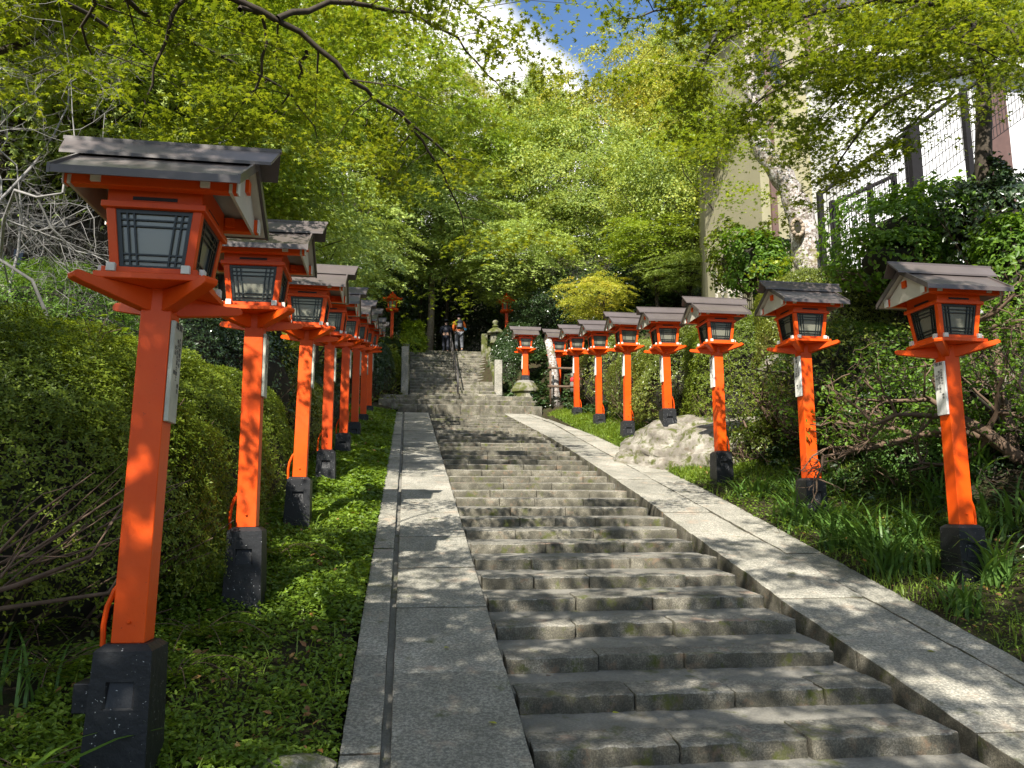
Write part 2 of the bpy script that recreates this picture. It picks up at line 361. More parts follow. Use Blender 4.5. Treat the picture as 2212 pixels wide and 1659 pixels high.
# ---------------------------------------------------------------- terrain
SL = .20735
def plane_z(y): return -1.06+SL*y
def base_z(y):
    y = np.asarray(y, float)
    return np.interp(y, [-200, 4.9, 5.0, 29.6, 30.9, 31.3, 37.4, 44, 110, 300], [-.35, -.1, -.04, plane_z(29.6), 5.55, 6.0, 8.98, 9.1, 34, 46])
def gz(x, y):
    x = np.asarray(x, float); y = np.asarray(y, float); b = base_z(y)
    fl = np.clip((y-29)/3, 0, 1)
    ul = -.38-x; ur = x-5.35-.15*np.clip((y-8)/8, 0, 1)*(y < 29)
    ur = np.where(y > 29.6, x-5.0, ur)
    left = np.interp(ul, [0, .5, 1.2, 2.2, 6, 14, 60], [-.04, .07, .13, .28, .6, 3.0, 16])
    right = np.interp(ur, [0, .35, .9, 1.6, 3.2, 6, 12, 60], [-.04, .10, .20, .50, 1.55, 3.1, 3.6, 16])
    h = b+np.where(ul > 0, left, 0)+np.where(ur > 0, right, 0)
    inside = (ul <= 0) & (ur <= 0)
    h = np.where(inside, b-.42, h)
    # beside the upper flight the ground is raised
    up = np.interp(y, [30.8, 31.6, 36, 42], [0, .9, .5, 0])
    side = np.clip(np.maximum(-.15-x, np.where(y < 33, x-5.5, x-3.7))*2.5, 0, 1); h = h+up*side*np.where(inside, 1, 1)*np.where((y > 30.8) & (y < 42), 1, 0)
    h = np.where(inside & (y > 32) & (side > 0), h+.42*side, h)
    P = np.stack([x, y, h*0], -1)
    return h+.06*vnoise(P, .9, 3)*np.clip(np.maximum(ul, ur), 0, 1)+.8*vnoise(P, .12, 5)*np.clip((np.maximum(ul, ur)-8)/10, 0, 1)
def gzf(x, y): return float(gz(np.array([x]), np.array([y]))[0])
xs = np.concatenate([np.linspace(-220, -14, 24), np.arange(-13.6, -.6, .3), np.array([-.45, -.375, -.365, 0, 2, 5.0, 5.34, 5.36, 5.42, 5.5, 5.6]), np.arange(5.75, 16, .25), np.linspace(16.5, 220, 24)])
ys = np.concatenate([np.linspace(-160, 0, 16), np.arange(.5, 29.5, .3), np.array([29.55, 29.65]), np.arange(29.9, 45, .3), np.linspace(46, 330, 40)])
X, Yg = np.meshgrid(xs, ys); Z = gz(X, Yg); nx, ny = len(xs), len(ys)
I = np.arange(nx*ny).reshape(ny, nx); F = np.stack([I[:-1, :-1], I[:-1, 1:], I[1:, 1:], I[1:, :-1]], -1).reshape(-1, 4)
ground = link('ground', npmesh('ground', np.stack([X, Yg, Z], -1).reshape(-1, 3), F), M['soil'], smooth=True)
tag(ground, 'dark leaf strewn soil of the wooded slope', 'ground', kind='structure')

# ---------------------------------------------------------------- stone blocks
def block(x0, x1, y0, y1, z0, z1, seg=.09, rough=.008, rnd=.018, seed=0, tilt=0, hew=0):
    """a hewn stone: gridded box with worn edges"""
    n = [max(2, int(round((b-a)/seg))) for a, b in ((x0, x1), (y0, y1), (z0, z1))]; n = [min(k, 40) for k in n]
    lo = np.array([x0, y0, z0]); hi = np.array([x1, y1, z1]); V = []; F = []; b = 0
    for ax in range(3):
        u, v = [(1, 2), (2, 0), (0, 1)][ax]
        for sgn in (0, 1):
            if ax == 2 and sgn == 0: continue
            # extra rows hugging the edges so the rounding stays local
            def ln(k):
                e = min(.25, rnd/(hi[k]-lo[k])); return np.concatenate([[0, e*.4, e], np.linspace(0, 1, n[k]+1)[1:-1], [1-e, 1-e*.4, 1]])
            gu, gv = np.meshgrid(ln(u), ln(v)); P = np.zeros(gu.shape+(3,)); P[..., u] = lo[u]+gu*(hi[u]-lo[u]); P[..., v] = lo[v]+gv*(hi[v]-lo[v]); P[..., ax] = hi[ax] if sgn else lo[ax]
            a, c = gu.shape; I = np.arange(a*c).reshape(a, c)+b
            f = np.stack([I[:-1, :-1], I[:-1, 1:], I[1:, 1:], I[1:, :-1]], -1).reshape(-1, 4)
            if not sgn: f = f[:, ::-1]
            V.append(P.reshape(-1, 3)); F.append(f); b += a*c
    V = np.concatenate(V); F = np.concatenate(F)
    inner = np.clip(V, lo+rnd, hi-rnd); inner[:, 2] = np.minimum(V[:, 2], hi[2]-rnd); d = V-inner; ln_ = np.linalg.norm(d, axis=1, keepdims=True)
    V = np.where(ln_ > 1e-6, inner+d/np.maximum(ln_, 1e-6)*np.minimum(ln_, rnd), V)
    D = np.stack([fbm(V, 5.5, 3, seed+k) for k in range(3)], -1); D2 = np.stack([vnoise(V, 28, seed+5+k) for k in range(3)], -1)
    V = V+D*rough+D2*rough*.45
    if hew:
        fr = np.clip(1-(V[:, 1]-lo[1])/.03, 0, 1)*np.clip((hi[2]-V[:, 2])/.02, 0, 1); V[:, 1] -= fr*hew*(.6+fbm(V, 17, 3, seed+9)); V[:, 2] += np.clip(1-(V[:, 1]-lo[1])/.05, 0, 1)*hew*.35*fbm(V, 11, 2, seed+4)
    if tilt: V[:, 2] += tilt*(V[:, 1]-y0)
    return V, F
def joinVF(parts):
    V = []; F = []; b = 0
    for v, f in parts: V.append(v); F.append(f+b); b += len(v)
    return np.concatenate(V), np.concatenate(F)
rnd = random.Random(4)
TILT = .05
def step_blocks(xa, xb, y0, y1, ztop, rise, seed, depth=.30, seg=.09):
    parts = []; x = xa; i = 0
    while x < xb-.05:
        w = rnd.uniform(.55, 1.15); xe = x+w
        if xb-xe < .4: xe = xb
        dy = rnd.uniform(-.03, .025)
        parts.append(block(x+.004, xe-.004, y0+dy, y0+depth+rnd.uniform(-.03, .05), ztop-rise-.08, ztop+rnd.uniform(-.007, .007), seg, .005, .011, seed*31+i, TILT, .016)); x = xe; i += 1
    return parts
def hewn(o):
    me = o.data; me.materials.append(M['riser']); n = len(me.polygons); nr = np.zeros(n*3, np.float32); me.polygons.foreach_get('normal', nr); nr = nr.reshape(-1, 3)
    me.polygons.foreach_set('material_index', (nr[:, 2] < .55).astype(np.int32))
stairs = empty('stone_stairway', (2.37, 5, 0)); tag(stairs, 'long flight of low worn granite steps between the two sloping slab borders', 'stairway', kind='structure')
XA, XB = .86, 3.93
nose = [5.36+.742*i for i in range(-1, 33)]
for i, y0 in enumerate(nose):
    zt = plane_z(y0)-.016; y1 = y0+.742; seg = .05 if i < 8 else .075 if i < 14 else .16
    xb = XB+.22*min(1, max(0, (y0-8)/6))*(1 if y0 < 20 else max(0, 1-(y0-20)/9))
    P = step_blocks(XA+rnd.uniform(0, .03), xb-rnd.uniform(.03, .13), y0, y1, zt, .118, i, rnd.uniform(.27, .36), seg)
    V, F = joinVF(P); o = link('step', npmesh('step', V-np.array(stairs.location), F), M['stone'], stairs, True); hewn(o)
    V, F = block(XA+.0, xb-.05, y0+.18, y1+.12, zt-.3, zt-.012+.18*TILT, seg*1.6, .004, .01, 900+i, TILT)
    link('mortar_tread', npmesh('mortar_tread', V-np.array(stairs.location), F), M['concrete'], o, True)
landing = link('landing', npmesh('landing', *block(-2.2, 6.0, -3, 5.4, -.6, plane_z(5.36)-.18-.16, .25, .004, .01, 77)), M['concrete'], smooth=True)
tag(landing, 'flat stone paved landing at the foot of the stairs', 'paving', kind='structure')

def slope_slabs(name, label, x0f, x1f, joints, seed, lip, mats):
    e = empty(name, (x0f(10), 10, plane_z(10))); tag(e, label, 'ramp', kind='structure')
    for i in range(len(joints)-1):
        ya, yb = joints[i]+.007, joints[i+1]-.007
        V, F = block(0, 1, ya, yb, -.30, 0, .11, 0, .012, seed+i)
        u = V[:, 0].copy(); V[:, 0] = np.array([x0f(y) for y in V[:, 1]])*(1-u)+np.array([x1f(y) for y in V[:, 1]])*u
        V[:, 2] += plane_z(V[:, 1])+lip+rnd.uniform(-.007, .007)+rnd.uniform(-.006, .006)*(V[:, 1]-ya)
        V[:, 2] += .004*fbm(V, 4, 3, seed)+.002*vnoise(V, 30, seed); V[:, 0] += .012*fbm(V, 7, 3, seed+3)*(.4+.6*(x0f(10) > 3))
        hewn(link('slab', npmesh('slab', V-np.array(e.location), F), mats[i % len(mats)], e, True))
    return e
jl = [4.2, 5.0, 6.55, 8.1, 9.45, 10.9, 12.4, 13.9, 15.6, 17.1, 18.8, 20.6, 22, 23.5, 25, 26.6, 28.2, 29.62]
xr1 = lambda y: 3.97+.2*min(1, max(0, (y-8)/6))*(1 if y < 20 else max(0, 1-(y-20)/9))-.22*max(0, (y-22)/7)
xr3 = lambda y: 5.3+.3*min(1, max(0, (y-6)/8))-(0 if y < 22.5 else .8*((y-22.5)/7))
slope_slabs('slab_border', 'wide granite slabs sloping up along the left edge of the steps', lambda y: -.055, lambda y: .84, jl, 200, .0, [M['slab']])
slope_slabs('kerb_border', 'narrow granite kerb left of the drain groove beside the ivy', lambda y: -.37, lambda y: -.115, [4.2, 5.35, 6.9, 8.6, 10.3, 12.2, 14, 16, 18, 20.3, 22.5, 25, 27.4, 29.62], 240, .008, [M['slab']])
slope_slabs('slab_border', 'wide granite slabs sloping up along the right edge of the steps', xr1, lambda y: min(4.88, xr3(y)-.3)+.05, [4.2, 5.3, 6.75, 8.15, 9.6, 11, 12.4, 14, 15.4, 17, 18.5, 20, 21.6, 23.2, 25, 26.7, 28.2, 29.62], 280, .0, [M['slab']])
slope_slabs('kerb_border', 'granite kerb outside the seam at the right grass edge', lambda y: min(4.9, xr3(y)-.28)+.05, xr3, [4.2, 6.2, 8.0, 9.9, 12, 14.1, 16.3, 18.4, 20.6, 22.8, 25.2, 27.5, 29.62], 320, .004, [M['slab']])
bed = link('drain_bed', MB().add([(-.118, 4.2, plane_z(4.2)-.05), (-.052, 4.2, plane_z(4.2)-.05), (-.052, 29.6, plane_z(29.6)-.05), (-.118, 29.6, plane_z(29.6)-.05)], [(0, 1, 2, 3)]).mesh('drain_bed'), M['concrete'])
tag(bed, 'narrow drain groove running up between kerb and slabs', 'drain', kind='structure')

# wide steps and the upper flight
wide = empty('wide_steps', (2, 29.7, 5)); tag(wide, 'three broad pale granite steps across the top of the lower stairs', 'steps', kind='structure')
zb = plane_z(29.6)
for i, (y0, y1, xa, xb, z1, z0) in enumerate([(29.72, 30.6, -.3, 5.2, 5.40, 5.0), (30.25, 31.2, -1.05, 5.1, 5.67, 5.35), (30.75, 32.2, -1.05, 5.0, 5.90, 5.6)]):
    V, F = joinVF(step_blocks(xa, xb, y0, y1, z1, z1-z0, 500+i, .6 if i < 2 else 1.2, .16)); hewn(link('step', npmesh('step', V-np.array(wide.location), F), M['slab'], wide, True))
upper_last = lambda: upper.children[-1]
upper = empty('upper_stairway', (1.75, 31.3, 5.9)); tag(upper, 'steeper upper flight of mossy granite steps climbing to the shaded trees', 'stairway', kind='structure')
for i in range(17):
    y0 = 31.35+i*.36; z1 = 6.07+.18*i; V, F = joinVF(step_blocks(.12, 3.62, y0, y0+.5, z1, .19, 600+i, .5, .2))
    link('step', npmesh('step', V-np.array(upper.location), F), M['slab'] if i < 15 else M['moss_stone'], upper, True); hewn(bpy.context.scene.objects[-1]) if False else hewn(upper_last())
pth = link('path', npmesh('path', *block(-.3, 4.2, 37.3, 43, 8.0, 8.965, .5, .01, .02, 5)), M['soil'], smooth=True); tag(pth, 'shaded earth path beyond the top step', 'path', kind='structure')

# ---------------------------------------------------------------- lanterns
KL = 1.15; CACHE = {}
def cached(key, fn):
    if key not in CACHE: CACHE[key] = fn()
    return CACHE[key]
def text_mesh(lines, size, name='lettering'):
    """lines = list of (string, x, z, size); characters stacked downwards"""
    parts = []
    dg = None
    vs = []; fs = []
    for s_, x, z, h in lines:
        for i, ch in enumerate(s_):
            if ch == ' ': continue
            cu = bpy.data.curves.new('t', 'FONT'); cu.body = ch; cu.size = h; cu.align_x = 'CENTER'; cu.resolution_u = 1; cu.offset = h*.012
            ob = bpy.data.objects.new('t', cu); COL.objects.link(ob); bpy.context.view_layer.update()
            me = bpy.data.meshes.new_from_object(ob.evaluated_get(bpy.context.evaluated_depsgraph_get()))
            b = len(vs); vs += [(v.co.x+x, 0, v.co.y+z-i*h*1.08) for v in me.vertices]; fs += [tuple(q+b for q in p.vertices) for p in me.polygons]
            bpy.data.objects.remove(ob); bpy.data.curves.remove(cu); bpy.data.meshes.remove(me)
    return vs, fs
SIGNS = [[('献', .032, .32, .058), ('燈', -.032, .32, .058), ('大阪府豊中市', .038, .235, .036), ('株式会社富士精工', .0, .215, .038), ('和田', -.04, .16, .036), ('清', -.04, -.03, .038), ('商会', .04, -.12, .038)],
         [('献燈', .0, .32, .062), ('京都市左京区', .035, .19, .036), ('家内安全', -.012, .12, .042), ('山本', -.045, .02, .036), ('敬白', -.012, -.20, .040)]]
def sign_text(side, i):
    vs, fs = text_mesh(SIGNS[i], .04)
    out_ = []
    for x, y, z in vs: out_.append((side*.0015, x*side*.95, z*.70))  # board faces +-x
    me = bpy.data.meshes.new('lettering'); me.from_pydata([(a*KL, b*KL, c*KL) for a, b, c in out_], [], fs); me.update(); me.materials.append(M['ink']); return me

def lantern(label, x, y, zbt, hbase, side, group, post=1.71, roof='roof', signkind='sign', sg=0, pw=.079, basebox=False, has_base=True, rz=0):
    """zbt: world height of the top of the black base.  side=+1: board on the +x face"""
    T = empty('shrine_lantern', (x, y, zbt-hbase), rz); tag(T, label, 'lantern', group)
    zb0 = hbase/KL; T.rotation_euler = (R(.7*math.sin(y*7.3)), R(.6*math.sin(y*3.1+x)), R(1.6*math.sin(y*5.7)))
    def P(name, key, mbf, mat, parent=T, bevel=0, off=(0, 0, 0)):
        me = cached((name,)+key, lambda: mbf().mesh(name, KL, bevel)); o = link(name, me, mat, parent)
        if parent is T: o.location = off
        return o
    if has_base:
        def base():
            mb = MB(); a, b = .155, .135; h = zb0; t = .03
            # tapered block with chamfered top and a recessed panel in front
            V = [(-a, -a, -.25), (a, -a, -.25), (a, a, -.25), (-a, a, -.25), (-b, -b, h-t), (b, -b, h-t), (b, b, h-t), (-b, b, h-t), (-b+.035, -b+.035, h), (b-.035, -b+.035, h), (b-.035, b-.035, h), (-b+.035, b-.035, h)]
            z0, z1 = max(h-.30, -.1), max(h-.17, 0.03); ya = lambda z: -(a+(b-a)*(z+.25)/(h-t+.25))
            V += [(-.075, ya(z0), z0), (.075, ya(z0), z0), (.065, ya(z1), z1), (-.065, ya(z1), z1), (-.06, ya(z0)+.008, z0+.01), (.06, ya(z0)+.008, z0+.01), (.055, ya(z1)+.03, z1-.005), (-.055, ya(z1)+.03, z1-.005)]
            Fc = [(0, 3, 2, 1), (1, 2, 6, 5), (2, 3, 7, 6), (3, 0, 4, 7), (4, 5, 9, 8), (5, 6, 10, 9), (6, 7, 11, 10), (7, 4, 8, 11), (8, 9, 10, 11),
                  (0, 1, 13, 12), (1, 5, 14, 13), (5, 4, 15, 14), (4, 0, 12, 15), (12, 13, 17, 16), (13, 14, 18, 17), (14, 15, 19, 18), (15, 12, 16, 19), (16, 17, 18, 19)]
            return mb.add(V, Fc)
        P('base', (round(hbase, 2),), base, M['black'])
        if basebox: P('junction_box', (), lambda: MB().box(-.24, -.16, -.06, .08, zb0-.33, zb0-.19), M['black'], bevel=.006)
    up = (0, 0, hbase)
    zt = post+.10
    P('post', (post, pw), lambda: MB().frus((pw, pw), 0, (pw*.97, pw*.97), post+.08), M['red'], off=up, bevel=.004)
    if has_base:
        P('conduit', (side,), lambda: MB().tube([(-side*(pw+.055), -.02, -.02), (-side*(pw+.06), -.02, .08), (-side*(pw+.05), -.02, .17), (-side*(pw+.02), -.02, .25), (-side*(pw-.01), -.02, .29)], .013, 8), M['red'], off=up)
        P('bolt', (side,), lambda: MB().lathe([(.009, 0), (.009, .01), (.004, .016)], 8), M['red'], off=(0, 0, 0)).matrix_basis = Matrix.Translation((0, -(pw)*KL, hbase+.1*KL))@Matrix.Rotation(R(90), 4, 'X')
    # board with writing
    zs = post-.36
    sb = P('sign_board', (side, pw), lambda: MB().box(*sorted((side*(pw+.001), side*(pw+.024))), -.074, .074, -.275, .26), M[signkind], off=(0, 0, hbase+zs*KL), bevel=.003)
    o = link('lettering', cached(('txt', side, sg), lambda: sign_text(side, sg)), None, sb); o.location = (side*(pw+.024)*KL, 0, 0)
    # platform: square plate on four hull shaped brackets
    off = (0, 0, hbase+zt*KL)
    P('platform', (), lambda: MB().box(-.262, .262, -.262, .262, -.034, 0), M['red'], off=off, bevel=.004)
    hull = [(-.45, -.022), (-.475, -.038), (-.47, -.062), (-.44, -.074), (-.10, -.150), (.10, -.150), (.44, -.074), (.47, -.062), (.475, -.038), (.45, -.022), (.37, -.0345), (-.37, -.0345)]
    for q, dz in ((45, 0), (135, .0012)):
        bk = P('bracket', (q,), lambda: MB().prism([(u, v-dz) for u, v in hull], -.036, .036, 'y'), M['red'], off=off, bevel=.004); bk.rotation_euler[2] = R(q)
    # housing: battered frame, top beam, fascia
    def housing():
        mb = MB(); b, t = .205, .238; z0, z1 = .034, .345
        mb.box(-.235, .235, -.235, .235, .0005, .034)
        for sx in (-1, 1):
            for sy in (-1, 1):
                w = .046
                lo = [(sx*b, sy*b), (sx*(b-w), sy*b), (sx*(b-w), sy*(b-w)), (sx*b, sy*(b-w))]; hi = [(sx*t, sy*t), (sx*(t-w), sy*t), (sx*(t-w), sy*(t-w)), (sx*t, sy*(t-w))]
                f = [(0, 3, 2, 1), (4, 5, 6, 7), (0, 1, 5, 4), (1, 2, 6, 5), (2, 3, 7, 6), (3, 0, 4, 7)]
                mb.add([(*p, z0) for p in lo]+[(*p, z1) for p in hi], f)
        mb.box(-.258, .258, -.258, .258, .345, .378)
        mb.box(-.236, .236, -.236, .236, .378, .52)
        return mb
    H = P('lamp_housing', (), housing, M['red'], off=off, bevel=.003)
    for q in range(4):
        vs_ = P('vent_slot', (), lambda: MB().box(-.11, .11, -.2395, -.20, .393, .411), M['ink'], H); vs_.rotation_euler[2] = q*math.pi/2
        for s_ in (-1, 1):
            be = P('beam_end', (s_,), lambda: MB().box(*sorted((s_*.16, s_*.203)), -.262, -.2355, .002, .046), M['white'], H, bevel=.002); be.rotation_euler[2] = q*math.pi/2
    for q in range(4):
        def win():
            mb = MB(); z0, z1 = .0345, .3445
            def yy(z): return -(.205+.033*(z-.034)/.311)+.012
            def xx(z): return .160+.033*(z-.034)/.311
            def bar(xa0, xa1, xb0, xb1, za, zb_, d0=.0, d1=.018):
                mb.add([(xa0, yy(za)+d0, za), (xa1, yy(za)+d0, za), (xa1, yy(za)+d1, za), (xa0, yy(za)+d1, za), (xb0, yy(zb_)+d0, zb_), (xb1, yy(zb_)+d0, zb_), (xb1, yy(zb_)+d1, zb_), (xb0, yy(zb_)+d1, zb_)],
                       [(0, 3, 2, 1), (4, 5, 6, 7), (0, 1, 5, 4), (1, 2, 6, 5), (2, 3, 7, 6), (3, 0, 4, 7)])
            for s_ in (-1, 1):
                a, b = xx(z0), xx(z1); w = .022
                bar(*sorted((s_*a, s_*(a-w))), *sorted((s_*b, s_*(b-w))), z0, z1, -.003)
                for u in (.048, .082): bar(*sorted((s_*(a-u), s_*(a-u-.009))), *sorted((s_*(b-u), s_*(b-u-.009))), z0, z1)
            for z in (z0, z1-.02): bar(-xx(z)+.02, xx(z)-.02, -xx(z)+.02, xx(z)-.02, z, z+.02, -.003)
            for z in (z0+.042, z0+.075, z1-.055, z1-.088): bar(-xx(z)+.02, xx(z)-.02, -xx(z)+.02, xx(z)-.02, z, z+.008, .001, .017)
            return mb
        w = P('window', (), win, M['lattice'], H); w.rotation_euler[2] = q*math.pi/2
        def pane():
            yy = lambda z: -(.205+.033*(z-.034)/.311)+.026; z0, z1 = .036, .343
            return MB().add([(-.155, yy(z0), z0), (.155, yy(z0), z0), (.188, yy(z1), z1), (-.188, yy(z1), z1)], [(0, 1, 2, 3)])
        o = link('pane', cached(('pane',), lambda: pane().mesh('pane', KL)), M['pane'], w)
    # roof: two slopes, eave boards, ridge cap, purlins, cream gables
    ye, ze, zr = .41, .460, .725; sl = (zr-ze)/ye
    def roofm():
        mb = MB()
        for s_ in (-1, 1):
            th = .02; mb.prism([(0, zr), (s_*ye, ze), (s_*ye, ze+th), (0, zr+th)] if s_ < 0 else [(0, zr), (0, zr+th), (s_*ye, ze+th), (s_*ye, ze)], -.445, .445, 'x')
            mb.prism([(s_*ye, ze+.028), (s_*(ye+.012), ze+.024), (s_*(ye+.012), ze-.018), (s_*ye, ze-.016)], -.455, .455, 'x')
            for q in (-1, 1):   # barge boards
                mb.prism([(s_*.0, zr+.034), (s_*(ye+.014), ze+.030), (s_*(ye+.014), ze-.022), (s_*0, zr-.025)], *sorted((q*.4455, q*.460)), 'x')
        return mb
    RF = P('roof', (), roofm, M[roof], off=off)
    def cap():
        mb = MB()
        for s_ in (-1, 1):
            y1, z1 = s_*.118, zr-.040; V = []
            for q in (-1, 1): V += [(q*.575, 0, zr+.098), (q*.575, 0, zr+.080), (q*.548, y1, z1+.018), (q*.548, y1, z1)]
            mb.add(V, [(0, 2, 3, 1), (4, 5, 7, 6), (0, 4, 6, 2), (1, 3, 7, 5), (2, 6, 7, 3), (0, 1, 5, 4)])
        mb.box(-.58, .58, -.012, .012, zr+.086, zr+.106)
        return mb
    P('ridge_cap', (), cap, M[roof], RF)
    def gab():
        mb = MB()
        for q in (-1, 1):
            mb.prism([(0, zr-.04), (-.33, zr-.04-.33*sl), (-.33, .425), (.33, .425), (.33, zr-.04-.33*sl)], *sorted((q*.385, q*.40)), 'x')
        for s_ in (-1, 1):
            mb.prism([(s_*.01, zr-.002), (s_*(ye-.004), ze-.002), (s_*(ye-.004), ze-.012), (s_*.01, zr-.014)], -.44, .44, 'x')
        return mb
    P('gable_board', (), gab, M['cream'], RF)
    for s_ in (-1, 1):
        pu = P('purlin', (s_,), lambda: MB().box(-.42, .42, *sorted((s_*.265, s_*.32)), .432, .508), M['red'], RF, bevel=.003)
        for q in (-1, 1):
            P('rafter', (s_, q), lambda: MB().box(*sorted((q*.243, q*.29)), *sorted((s_*.236, s_*.3205)), .452, .5), M['red'], RF)
            P('purlin_end', (s_, q), lambda: MB().box(*sorted((q*.4205, q*.428)), *sorted((s_*.263, s_*.322)), .430, .510), M['white'], pu)
            P('rafter_end', (s_, q), lambda: MB().box(*sorted((q*.243, q*.289)), *sorted((s_*.321, s_*.338)), .445, .492), M['white'], pu)
    P('ridge_beam', (), lambda: MB().box(-.42, .42, -.03, .03, .56, .63), M['red'], RF)
    return T

def dep(px, py, dc):
    d = ray(px, py); return EYE+d*(dc*KL/d.dot(CF))
GL = 'vermilion lanterns along the left edge of the stairs'; GR = 'vermilion lanterns along the right edge of the stairs'
LL = [('tall vermilion lantern on black base, nearest the camera at far left', 283, 1385, 3.95, 1640, 0, 'sign_old'),
      ('vermilion lantern beside the hedge, second from the camera on the left', 536, 1138, 6.5, 1275, 0, 'sign_old'),
      ('left side lantern with white sunlit lower window and paint chipped post, third from the camera', 647, 1031, 9.4, 1118, 1, 'sign'),
      ('left side vermilion lantern with small plinth, fourth from the camera', 706, 972, 12.3, 1015, 0, 'sign'),
      ('left side vermilion lantern on tall black plinth, fifth from the camera', 742, 936, 15.1, 985, 1, 'sign'),
      ('left side vermilion lantern, third from the top of the left row', 766, 912, 17.8, 950, 0, 'sign'),
      ('left side vermilion lantern, second from the top of the left row', 785, 895, 21.0, 932, 1, 'sign'),
      ('left side vermilion lantern nearest the wide steps, last of the left row', 797, 877, 24.1, 895, 0, 'sign')]
RL = [('vermilion lantern with white lettered board, nearest the camera on the right', 2077, 1133, 7.7, 1245, 1.71, 'roof', 0),
      ('vermilion lantern standing among iris leaves, second from the camera on the right', 1750, 1033, 10.3, 1095, 1.71, 'roof', 1),
      ('vermilion lantern beside the big pale boulder, third from the camera on the right', 1557, 975, 13.1, 1040, 1.71, 'roof', 0),
      ('vermilion lantern with short post standing on top of the pale boulder', 1442, 883, 16.0, 943, 1.18, 'roof', 1),
      ('vermilion lantern in the grass just beyond the pale boulder', 1355, 909, 18.8, 938, 1.71, 'roof', 0),
      ('vermilion lantern with clean roof in the right grass, third from the top', 1294, 894, 21.8, 912, 1.71, 'roof', 1),
      ('vermilion lantern with pale lichen covered roof, second from the top on the right', 1246, 880, 24.7, 906, 1.71, 'roof_worn', 0),
      ('vermilion lantern with blackened roof beside the pale trunk at the top right', 1206, 871, 27.5, 890, 1.71, 'roof_dark', 1)]
LPOS = []
for i, (lb, px, py, dc, pb, sg, sk) in enumerate(LL):
    a = dep(px, py, dc); b = dep(px, pb, dc); LPOS.append((a.x, a.y)); lantern(lb, a.x, a.y, a.z, a.z-b.z+.0, 1, GL, 1.74 if i == 0 else 1.71, 'roof', sk, sg, basebox=(i == 0))
for lb, px, py, dc, pb, pl, rf, sg in RL:
    a = dep(px, py, dc); b = dep(px, pb, dc); LPOS.append((a.x, a.y)); lantern(lb, a.x, a.y, a.z, a.z-b.z, -1, GR, pl, rf, 'sign', sg)
# lantern on a stone pedestal
def pedestal_lantern():
    a = at(1134, 811, 31.6)
    T = lantern('vermilion lantern raised on a mossy octagonal stone pedestal right of the steps', a.x, a.y, a.z, .22, -1, 'vermilion lanterns at the upper stairs', .86, 'roof_worn', 'sign', 0, .10, has_base=True)
    p = empty('stone_pedestal', (a.x, a.y, a.z-.22)); tag(p, 'mossy octagonal stone pedestal carrying a vermilion lantern', 'pedestal')
    MB().lathe([(.50, -.98), (.52, -.50), (.34, -.47), (.34, -.45)], 8).build('lower_tier', M['moss_stone'], p, bevel=.015)
    MB().lathe([(.62, -.50), (.60, -.36), (.42, -.12), (.40, -.11)], 8).build('cap_tier', M['moss_stone'], p, bevel=.015)
    MB().lathe([(.40, -.11), (.36, -.03), (.25, 0.0)], 8).build('top_block', M['concrete'], p)
    return a
PED = pedestal_lantern()
def small_lantern(label, px, pt, pb, Y, dark=False):
    a = at(px, pb, Y); b = at(px, pt, Y); h = b.z-a.z
    T = empty('shrine_lantern', (a.x, a.y, a.z)); tag(T, label, 'lantern', 'small lanterns flanking the top of the upper stairs')
    MB().frus((.075, .075), -.7, (.07, .07), h).build('post', M['red'], T, bevel=.005)
    MB().lathe([(.30, h), (.34, h+.05), (.34, h+.09), (.2, h+.1)], 6).build('platform', M['red'], T)
    hz = h+.10; mb = MB()
    for k in range(6):
        an = k*math.pi/3+.5236; c, s_ = math.cos(an), math.sin(an); mb.tube([(.19*c, .19*s_, hz), (.24*c, .24*s_, hz+.36)], .025, 6)
    mb.lathe([(.27, hz+.36), (.27, hz+.42)], 6); H = mb.build('lamp_housing', M['red'], T)
    MB().lathe([(.15, hz), (.20, hz+.36)], 6).build('pane', M['pane'], H)
    rf = MB().lathe([(.46, hz+.42), (.48, hz+.47), (.25, hz+.58), (.12, hz+.74), (.03, hz+.76)], 6).build('roof', M['red'], T)
    MB().lathe([(.02, hz+.74), (.05, hz+.80), (.03, hz+.86), (.005, hz+.9)], 8).build('finial', M['red'], rf)
    mb = MB()
    for k in range(6):
        an = k*math.pi/3+.5236; c, s_ = math.cos(an), math.sin(an); mb.tube([(.44*c, .44*s_, hz+.44), (.53*c, .53*s_, hz+.50)], [.03, .02], 6)
    mb.build('roof_horn', M['red'], rf)
small_lantern('small red lantern on a slim post high up left of the upper stairs', 846, 672, 735, 37)
small_lantern('small red lantern with a pointed roof beside the stone lantern', 1094, 675, 745, 37)

# ---------------------------------------------------------------- stone things at the upper flight
def stone_lantern():
    a = at(1070, 742, 35.8); T = empty('stone_lantern', (a.x, a.y, a.z)); tag(T, 'grey stone lantern with round finial beside the upper stairs', 'stone lantern')
    MB().lathe([(.16, -.5), (.16, -.05), (.30, 0)], 6).build('pedestal', M['moss_stone'], T, smooth=False)
    fb = MB().lathe([(.30, 0), (.27, .05), (.25, .42), (.27, .46)], 6).build('fire_box', M['moss_stone'], T)
    for s_ in (-1, 1):
        MB().lathe([(.03, 0), (.03, .012)], 10).build('window', M['ink'], fb).matrix_basis = Matrix.Translation((s_*.11, -.232, .26))@Matrix.Rotation(R(90), 4, 'X')
    rf = MB().lathe([(.44, .46), (.45, .50), (.30, .64), (.14, .74), (.10, .76)], 6).build('roof', M['moss_stone'], T)
    MB().lathe([(.08, .75), (.15, .80), (.15, .84), (.08, .86), (.12, .92), (.15, 1.0), (.12, 1.07), (.03, 1.12)], 14).build('finial', M['moss_stone'], rf, smooth=True)
stone_lantern()
